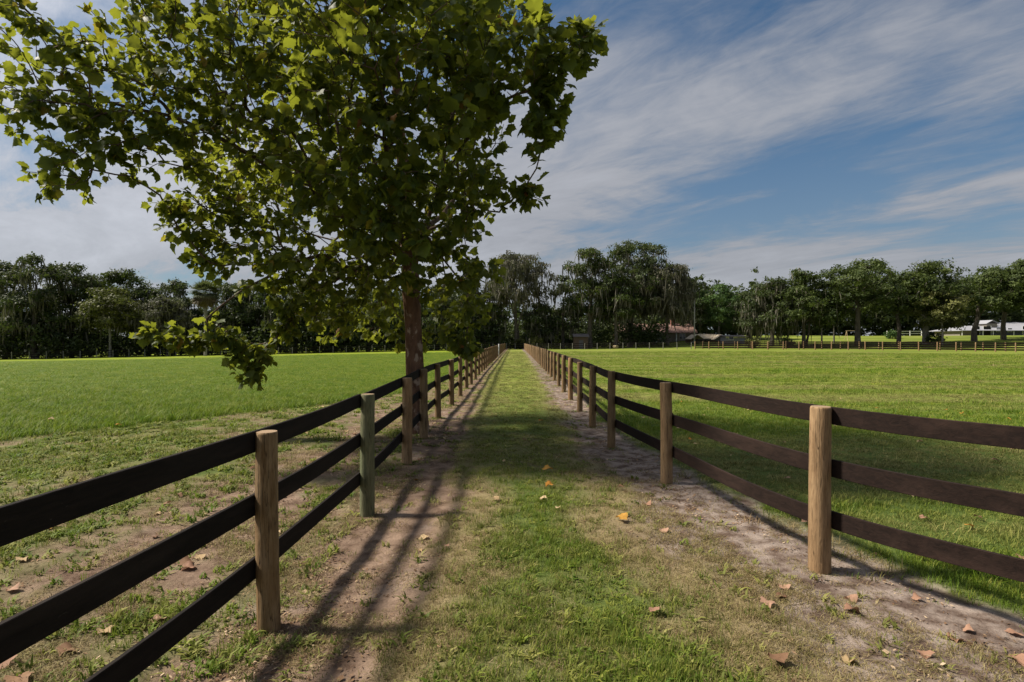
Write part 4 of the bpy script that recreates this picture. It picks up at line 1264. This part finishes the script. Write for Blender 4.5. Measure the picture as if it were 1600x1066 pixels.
for i in range(2): names.append(tuft(f'd{i}_weed_tuft', 12, .052, .5, .050, .0150, .95, 260 + i, .25).name)
def chips(name, nb, rad, size, seed):
    rs = np.random.default_rng(seed); V = []; F = []
    for i in range(nb):
        a = rs.random() * 6.28; d = rad * math.sqrt(rs.random()); c = np.array([d * math.cos(a), d * math.sin(a), .006 + rs.random() * .006])
        q = rs.random() * 6.28; L = size * rs.uniform(.5, 1.5); w = L * rs.uniform(.12, .7)
        u_ = np.array([math.cos(q), math.sin(q), rs.normal(0, .25)]); v_ = np.array([-math.sin(q), math.cos(q), rs.normal(0, .25)])
        j = len(V); V += [c - u_ * L * .5, c - v_ * w * .5 + u_ * L * .1, c + u_ * L * .5, c + v_ * w * .5]; F += [(j, j + 1, j + 2), (j, j + 2, j + 3)]
    me = fast_mesh(name, np.array(V), np.array(F), M_chip)
    o = bpy.data.objects.new(name, me); SRC.objects.link(o)
def chip_material():
    g = NG('leaf_litter'); r = g.rand()
    return g.principled(g.ramp(r, [(0, (0.06, 0.035, 0.02)), (.4, (0.15, 0.088, 0.05)), (.75, (0.27, 0.18, 0.105)), (1, (0.42, 0.32, 0.21))]), .9, None, .1)
M_chip = chip_material()
for i in range(4): chips(f'e{i}_litter', 11, .11, .024, 280 + i)
def scatter(name, P, rotz, sc, zsc, tint, kind, label):
    me = bpy.data.meshes.new(name); me.vertices.add(len(P)); me.vertices.foreach_set('co', np.asarray(P, np.float32).ravel())
    float_attr(me, 'tint', tint); float_attr(me, 'rz', rotz); float_attr(me, 'sc', sc); float_attr(me, 'zs', zsc)
    a = me.attributes.new('kind_index', 'INT', 'POINT'); a.data.foreach_set('value', np.asarray(kind, np.int32))
    o = link(bpy.data.objects.new(name, me))
    ng = bpy.data.node_groups.new(name + '_scatter', 'GeometryNodeTree')
    ng.interface.new_socket('Geometry', in_out='INPUT', socket_type='NodeSocketGeometry')
    ng.interface.new_socket('Geometry', in_out='OUTPUT', socket_type='NodeSocketGeometry')
    N = ng.nodes; gi = N.new('NodeGroupInput'); go = N.new('NodeGroupOutput')
    ci = N.new('GeometryNodeCollectionInfo'); ci.inputs['Collection'].default_value = SRC
    ci.inputs['Separate Children'].default_value = True; ci.inputs['Reset Children'].default_value = True
    ip = N.new('GeometryNodeInstanceOnPoints')
    def at(nm, ty):
        q = N.new('GeometryNodeInputNamedAttribute'); q.data_type = ty; q.inputs['Name'].default_value = nm; return q.outputs['Attribute']
    cr = N.new('ShaderNodeCombineXYZ'); ng.links.new(at('rz', 'FLOAT'), cr.inputs[2])
    cs = N.new('ShaderNodeCombineXYZ'); s_ = at('sc', 'FLOAT')
    ng.links.new(s_, cs.inputs[0]); ng.links.new(s_, cs.inputs[1]); ng.links.new(at('zs', 'FLOAT'), cs.inputs[2])
    ng.links.new(gi.outputs[0], ip.inputs['Points']); ng.links.new(ci.outputs[0], ip.inputs['Instance'])
    ip.inputs['Pick Instance'].default_value = True
    ng.links.new(at('kind_index', 'INT'), ip.inputs['Instance Index'])
    ng.links.new(cr.outputs[0], ip.inputs['Rotation']); ng.links.new(cs.outputs[0], ip.inputs['Scale'])
    ng.links.new(ip.outputs[0], go.inputs[0])
    md = o.modifiers.new('scatter', 'NODES'); md.node_group = ng
    tag(o, label, 'grass', kind='stuff')
    return o
def sample(n0, r0, r1, power, half):
    """points round the viewpoint thinning with distance: density ~ r^-power"""
    u = rng.random(n0); e = 2 - power
    r = (r0 ** e + u * (r1 ** e - r0 ** e)) ** (1 / e)
    th = rng.uniform(-half, half, n0)
    return r * np.sin(th), r * np.cos(th), r
x1, y1, r1 = sample(26000, 1.2, 5.2, 0.35, 1.05)
x2, y2, r2 = sample(150000, 5.2, 95.0, 1.62, 0.98)
x = np.concatenate([x1, x2]); y = np.concatenate([y1, y2]); r = np.concatenate([r1, r2])
ok = (y > 0.6) & (np.where(x < 0, y < back_left(x) - .5, y < back_right(x) - .5))
x, y, r = x[ok], y[ok], r[ok]
s, d, l = masks(x, y)
pn = fbm(x * 2.3, y * 2.3, 91, 3, .6)
L_, R_ = xl(y), xr(y)
lane = (x > L_) & (x < R_)
left = x < L_
prob = (1 - s) ** 1.5 * np.where(lane, np.clip(.55 + 1.1 * (pn - .35), .2, 1), np.where(left & (l < .5), np.clip(.35 + 1.6 * (pn - .4), .08, 1), 1.0))
lit = fbm(x * 1.1, y * 1.1, 133, 3, .6)
prob = np.maximum(prob, np.where(s > .4, np.clip((pn - .50) * 2.0, .03, .5) + np.clip((lit - .46) * 3.0, 0, .55), 0))
prob = np.where((s > .4) & lane & (x > 0) & (R_ - x > .45), np.maximum(prob, .25 + .75 * smooth(.42, .58, lit)), prob)
prob = np.where(left & (l < .5), np.clip(prob * 1.25 + .10 * (pn > .45), 0, 1), prob)
prob = np.where((np.abs(x - R_ + .05) < .42 + .5 * (fbm(x * 1.5, y * 1.5, 61, 3) - .5)) & (y < 22), prob * .16, prob)
k = rng.random(len(x)) < prob
x, y, r, s, d, l, pn, lane, left = [q[k] for q in (x, y, r, s, d, l, pn, lane, left)]
z = gz2(x, y)
n = len(x)
lit = fbm(x * 1.1, y * 1.1, 133, 3, .6)
# weeds and straw the mower leaves at the post feet
fx, fy = [], []
for PX, PY in ((LX, LY), (RX, RY)):
    for a_, b_ in zip(PX, PY):
        if 2 < b_ < 45:
            for _ in range(random.randint(5, 16)):
                q = random.random() * 6.28; e = random.uniform(.08, .22); fx.append(a_ + e * math.cos(q)); fy.append(b_ + e * math.sin(q))
fx = np.array(fx); fy = np.array(fy)
x = np.concatenate([x, fx]); y = np.concatenate([y, fy]); r = np.hypot(x, y)
s, d, l = masks(x, y); pn = fbm(x * 2.3, y * 2.3, 91, 3, .6); lane = (x > xl(y)) & (x < xr(y)); left = x < xl(y)
z = gz2(x, y); n = len(x); lit = fbm(x * 1.1, y * 1.1, 133, 3, .6)
straw_side = (s > .4) & lane & (x > 0) & (xr(y) - x > .45)
isdry = rng.random(n) < np.maximum(d * .8, (s > .4) * np.where(straw_side, .95, np.clip((lit - .44) * 6, .1, .92)))
weed = (~isdry) & left & (l < .5) & (rng.random(n) < .55) | ((~isdry) & lane & (s > .4) & (rng.random(n) < .5)) | ((~isdry) & lane & (rng.random(n) < .12))
lng = (l > .5) | ((x > R_[ok.nonzero()[0]][k] if False else (x > xr(y))) & (rng.random(n) < .05))
kind = rng.integers(0, 4, n)
kind = np.where(lng, rng.integers(7, 10, n), kind)
kind = np.where(weed, rng.integers(10, 12, n), kind)
kind = np.where(isdry & ~lng, rng.integers(4, 7, n), kind)
sc = rng.uniform(.75, 1.35, n) * np.maximum(1, (r / 5.2) ** .62)
zsc = rng.uniform(.65, 1.3, n) * np.maximum(1, (r / 7.0) ** .22) * (.75 + .6 * pn)
zsc *= np.where(lane & (y > 8), .7, 1.0) * np.where(~lane & ~left, .72, 1.0)
tint = np.clip(np.where(isdry, rng.uniform(.6, 1, n), rng.uniform(0, .28, n) + .22 * d + .20 * lane * smooth(7, 14, y)), 0, 1)
tint = np.where(l > .5, rng.uniform(0, .08, n), tint)
stripe = fbm(x * .035, y * .50, 301, 3, .6)
rt = ~lane & ~left
tint = np.where(rt & ~isdry, np.clip((stripe - .42) * 1.9, 0, .42) + rng.uniform(0, .10, n), tint)
zsc = np.where(rt, zsc * (1.25 - .55 * smooth(.4, .62, stripe)), zsc)
zsc = np.where(l > .5, zsc * (1 - .5 * smooth(12, 26, y)), zsc)
zsc = np.where(left & (l < .5) & (rng.random(n) < .25), zsc * 1.6, zsc)
def put(mask, name, label):
    i = np.where(mask)[0]
    scatter(name, np.stack([x[i], y[i], z[i]], -1), rng.uniform(0, 6.28, len(i)), sc[i], zsc[i], tint[i], kind[i], label)
right = ~lane & ~left
put(lane, 'lane_grass', 'short worn grass of the lane between the two board fences')
put(right, 'paddock_grass', 'mown grass of the paddock beside the dark brown fence')
put(left & (l > .5), 'long_grass', 'long lush grass of the paddock beyond the sycamore')
put(left & (l <= .5), 'worn_grass', 'patchy weeds and grass on the worn ground round the sycamore')
print('tufts', n)
# leaf crumbs, bark and twigs lying on the bare ground, thicker along the fences and under the crown
xa, ya, ra = sample(60000, 1.4, 32.0, 1.05, 1.0)
sa, da, la = masks(xa, ya)
lt = fbm(xa * .8, ya * .8, 177, 4, .6)
fd = np.minimum(np.abs(xa - xl(ya)), np.abs(xa - xr(ya)))
pr = np.maximum(sa, da * .4) * np.clip((lt - .40) * 2.6, .04, 1) * (.30 + .9 * np.exp(-(fd / .35) ** 2)) * (ya > .6)
q = rng.random(len(xa)) < pr
xa, ya, ra = xa[q], ya[q], ra[q]
o = scatter('leaf_litter', np.stack([xa, ya, gz2(xa, ya)], -1), rng.uniform(0, 6.28, len(xa)), rng.uniform(.7, 1.3, len(xa)) * np.maximum(1, (ra / 6) ** .4), np.ones(len(xa)), np.zeros(len(xa)), rng.integers(12, 16, len(xa)), 'brown crumbs of dead leaves and twigs scattered on the bare soil')
o['category'] = 'leaf litter'
print('chips', len(xa))

# ------------------------------------------------------------------ fallen leaves
def dead_leaf_material(name, a, b):
    g = NG(name); r = g.rand(); nn = g.noise(g.coord('Object'), 5, 4, .6)
    c = g.mix(r, a, b); c = g.mix(g.maprange(nn, .5, .75, 0, .5), c, tuple(q * .5 for q in a))
    return g.principled(c, .75, None, .2, .2, c)
M_fall = {'orange': dead_leaf_material('orange_dead_leaf', (0.36, 0.16, 0.025), (0.46, 0.25, 0.05)),
          'russet': dead_leaf_material('russet_dead_leaf', (0.30, 0.165, 0.105), (0.40, 0.245, 0.165)),
          'pale': dead_leaf_material('pale_dead_leaf', (0.36, 0.25, 0.13), (0.50, 0.37, 0.21)),
          'brown': dead_leaf_material('brown_dead_leaf', (0.15, 0.08, 0.045), (0.27, 0.16, 0.09))}
fall_mesh = {}
for c_ in M_fall:
    for q, (f_, cu, cp) in enumerate([(.40, .45, 2.4), (-.20, -.55, 2.6), (.55, .20, 3.0), (.12, -.30, 2.0)]):
        LV, LF = leaf_geo(f_, cu, cp)
        LV = LV - np.array([0, .4, 0]); LV[:, 2] -= np.percentile(LV[:, 2], 12)
        fall_mesh[(c_, q)] = fast_mesh('fallen_leaf', LV, LF, M_fall[c_])
def place_word(x, y):
    if x < xl(y): return ('worn ground round the sycamore', 'under') if x > np.interp(y, XE_Y, XE_X) else ('long grass beyond the sycamore', 'long')
    if x > xr(y) + .25: return 'mown paddock grass', 'mown'
    s_, d_, l_ = masks(np.array([x]), np.array([y]))
    if s_[0] > .5 or d_[0] > .6: return ('bare strip along the black fence', 'stripl') if x < 0 else ('bare strip along the brown fence', 'stripr')
    return 'lane grass', 'lane'
def drop(x, y, colour, size, lift=0.03):
    q = random.randrange(4)
    o = bpy.data.objects.new('fallen_leaf', fall_mesh[(colour, q)])
    w, key = place_word(x, y)
    s_, d_, l_ = masks(np.array([x]), np.array([y]))
    lf = .010 + (1 - s_[0]) * lift + l_[0] * .07
    o.location = (x, y, float(gz2(x, y)) + lf)
    o.scale = (size * random.uniform(.5, .76), size * random.uniform(.5, .76), size * .62)
    o.rotation_euler = (random.uniform(-.2, .2), random.uniform(-.2, .2), random.uniform(0, 6.28))
    link(o)
    tag(o, f'curled {colour} fallen sycamore leaf lying on the {w}', 'leaf', f'{colour} fallen leaves on the {w}')
def dpx(a, b, colour, size=.17):
    Y = CAM_H * FPX / (b - 533.0); drop((a - 800) / FPX * Y, Y, colour, size)
for a, b, c_, s_ in [(845, 660, 'orange', .17), (856, 737, 'orange', .19), (858, 762, 'orange', .15), (775, 783, 'pale', .13), (849, 784, 'pale', .13), (788, 724, 'pale', .11),
                     (820, 690, 'brown', .12), (1013, 785, 'russet', .14), (972, 815, 'orange', .16), (1037, 828, 'russet', .16), (662, 833, 'pale', .13), (655, 852, 'pale', .12),
                     (650, 745, 'orange', .10), (871, 718, 'pale', .09), (872, 800, 'pale', .09), (1024, 962, 'russet', .12), (697, 853, 'russet', .08), (970, 765, 'brown', .12),
                     (1225, 915, 'russet', .14), (1200, 942, 'russet', .15), (1330, 932, 'russet', .16), (1332, 950, 'russet', .18), (1433, 932, 'russet', .11), (1443, 1015, 'russet', .13),
                     (1494, 994, 'russet', .14), (1513, 982, 'russet', .10), (1440, 878, 'russet', .12), (1258, 818, 'russet', .12), (1215, 1040, 'brown', .15), (1327, 1028, 'pale', .13),
                     (1590, 1028, 'russet', .14), (1220, 928, 'brown', .14), (1386, 850, 'pale', .09), (1404, 853, 'pale', .10), (1555, 907, 'brown', .12), (1585, 984, 'russet', .12),
                     (1443, 815, 'russet', .13), (1515, 827, 'orange', .11), (1438, 693, 'pale', .17), (1345, 672, 'orange', .15), (1370, 640, 'orange', .14), (1503, 648, 'orange', .16),
                     (1312, 625, 'pale', .14), (1478, 642, 'orange', .12), (1062, 672, 'pale', .16), (1092, 678, 'orange', .13), (1099, 651, 'pale', .10), (1088, 697, 'pale', .13),
                     (1145, 698, 'orange', .13), (1220, 720, 'pale', .15), (1230, 752, 'russet', .13), (1080, 690, 'orange', .12), (1576, 657, 'orange', .13), (1580, 705, 'russet', .17),
                     (1170, 643, 'pale', .12), (1106, 640, 'pale', .1), (1430, 780, 'pale', .11), (1065, 630, 'orange', .12), (1005, 655, 'pale', .12), (985, 640, 'pale', .1), (1140, 715, 'pale', .12),
                     (80, 822, 'orange', .22), (80, 663, 'pale', .2), (185, 670, 'orange', .14), (294, 878, 'russet', .17), (290, 872, 'brown', .15), (248, 957, 'russet', .14), (10, 1028, 'russet', .17),
                     (170, 795, 'pale', .13), (115, 800, 'pale', .12), (320, 800, 'pale', .11), (165, 975, 'pale', .14), (105, 1005, 'brown', .15), (30, 1055, 'brown', .17), (280, 775, 'brown', .12),
                     (540, 700, 'pale', .09), (668, 702, 'pale', .1), (640, 700, 'russet', .09), (678, 660, 'pale', .12), (690, 668, 'pale', .1), (700, 655, 'russet', .1), (670, 690, 'russet', .12), (655, 715, 'russet', .1)]:
    dpx(a, b, c_, s_)
for i in range(70):        # litter under the crown and along the strips
    if i < 40:
        y_ = random.uniform(3.6, 16); x_ = float(xl(y_)) - random.uniform(.2, 3.8)
    elif i < 55:
        y_ = random.uniform(4.5, 16); x_ = float(xr(y_)) + random.uniform(.4, 6.0)
    else:
        y_ = random.uniform(10, 18); x_ = float(xl(y_)) + random.uniform(.05, .7)
    drop(x_, y_, random.choice(['pale', 'brown', 'brown', 'russet']), random.uniform(.08, .15))
print('objects', len(bpy.data.objects))
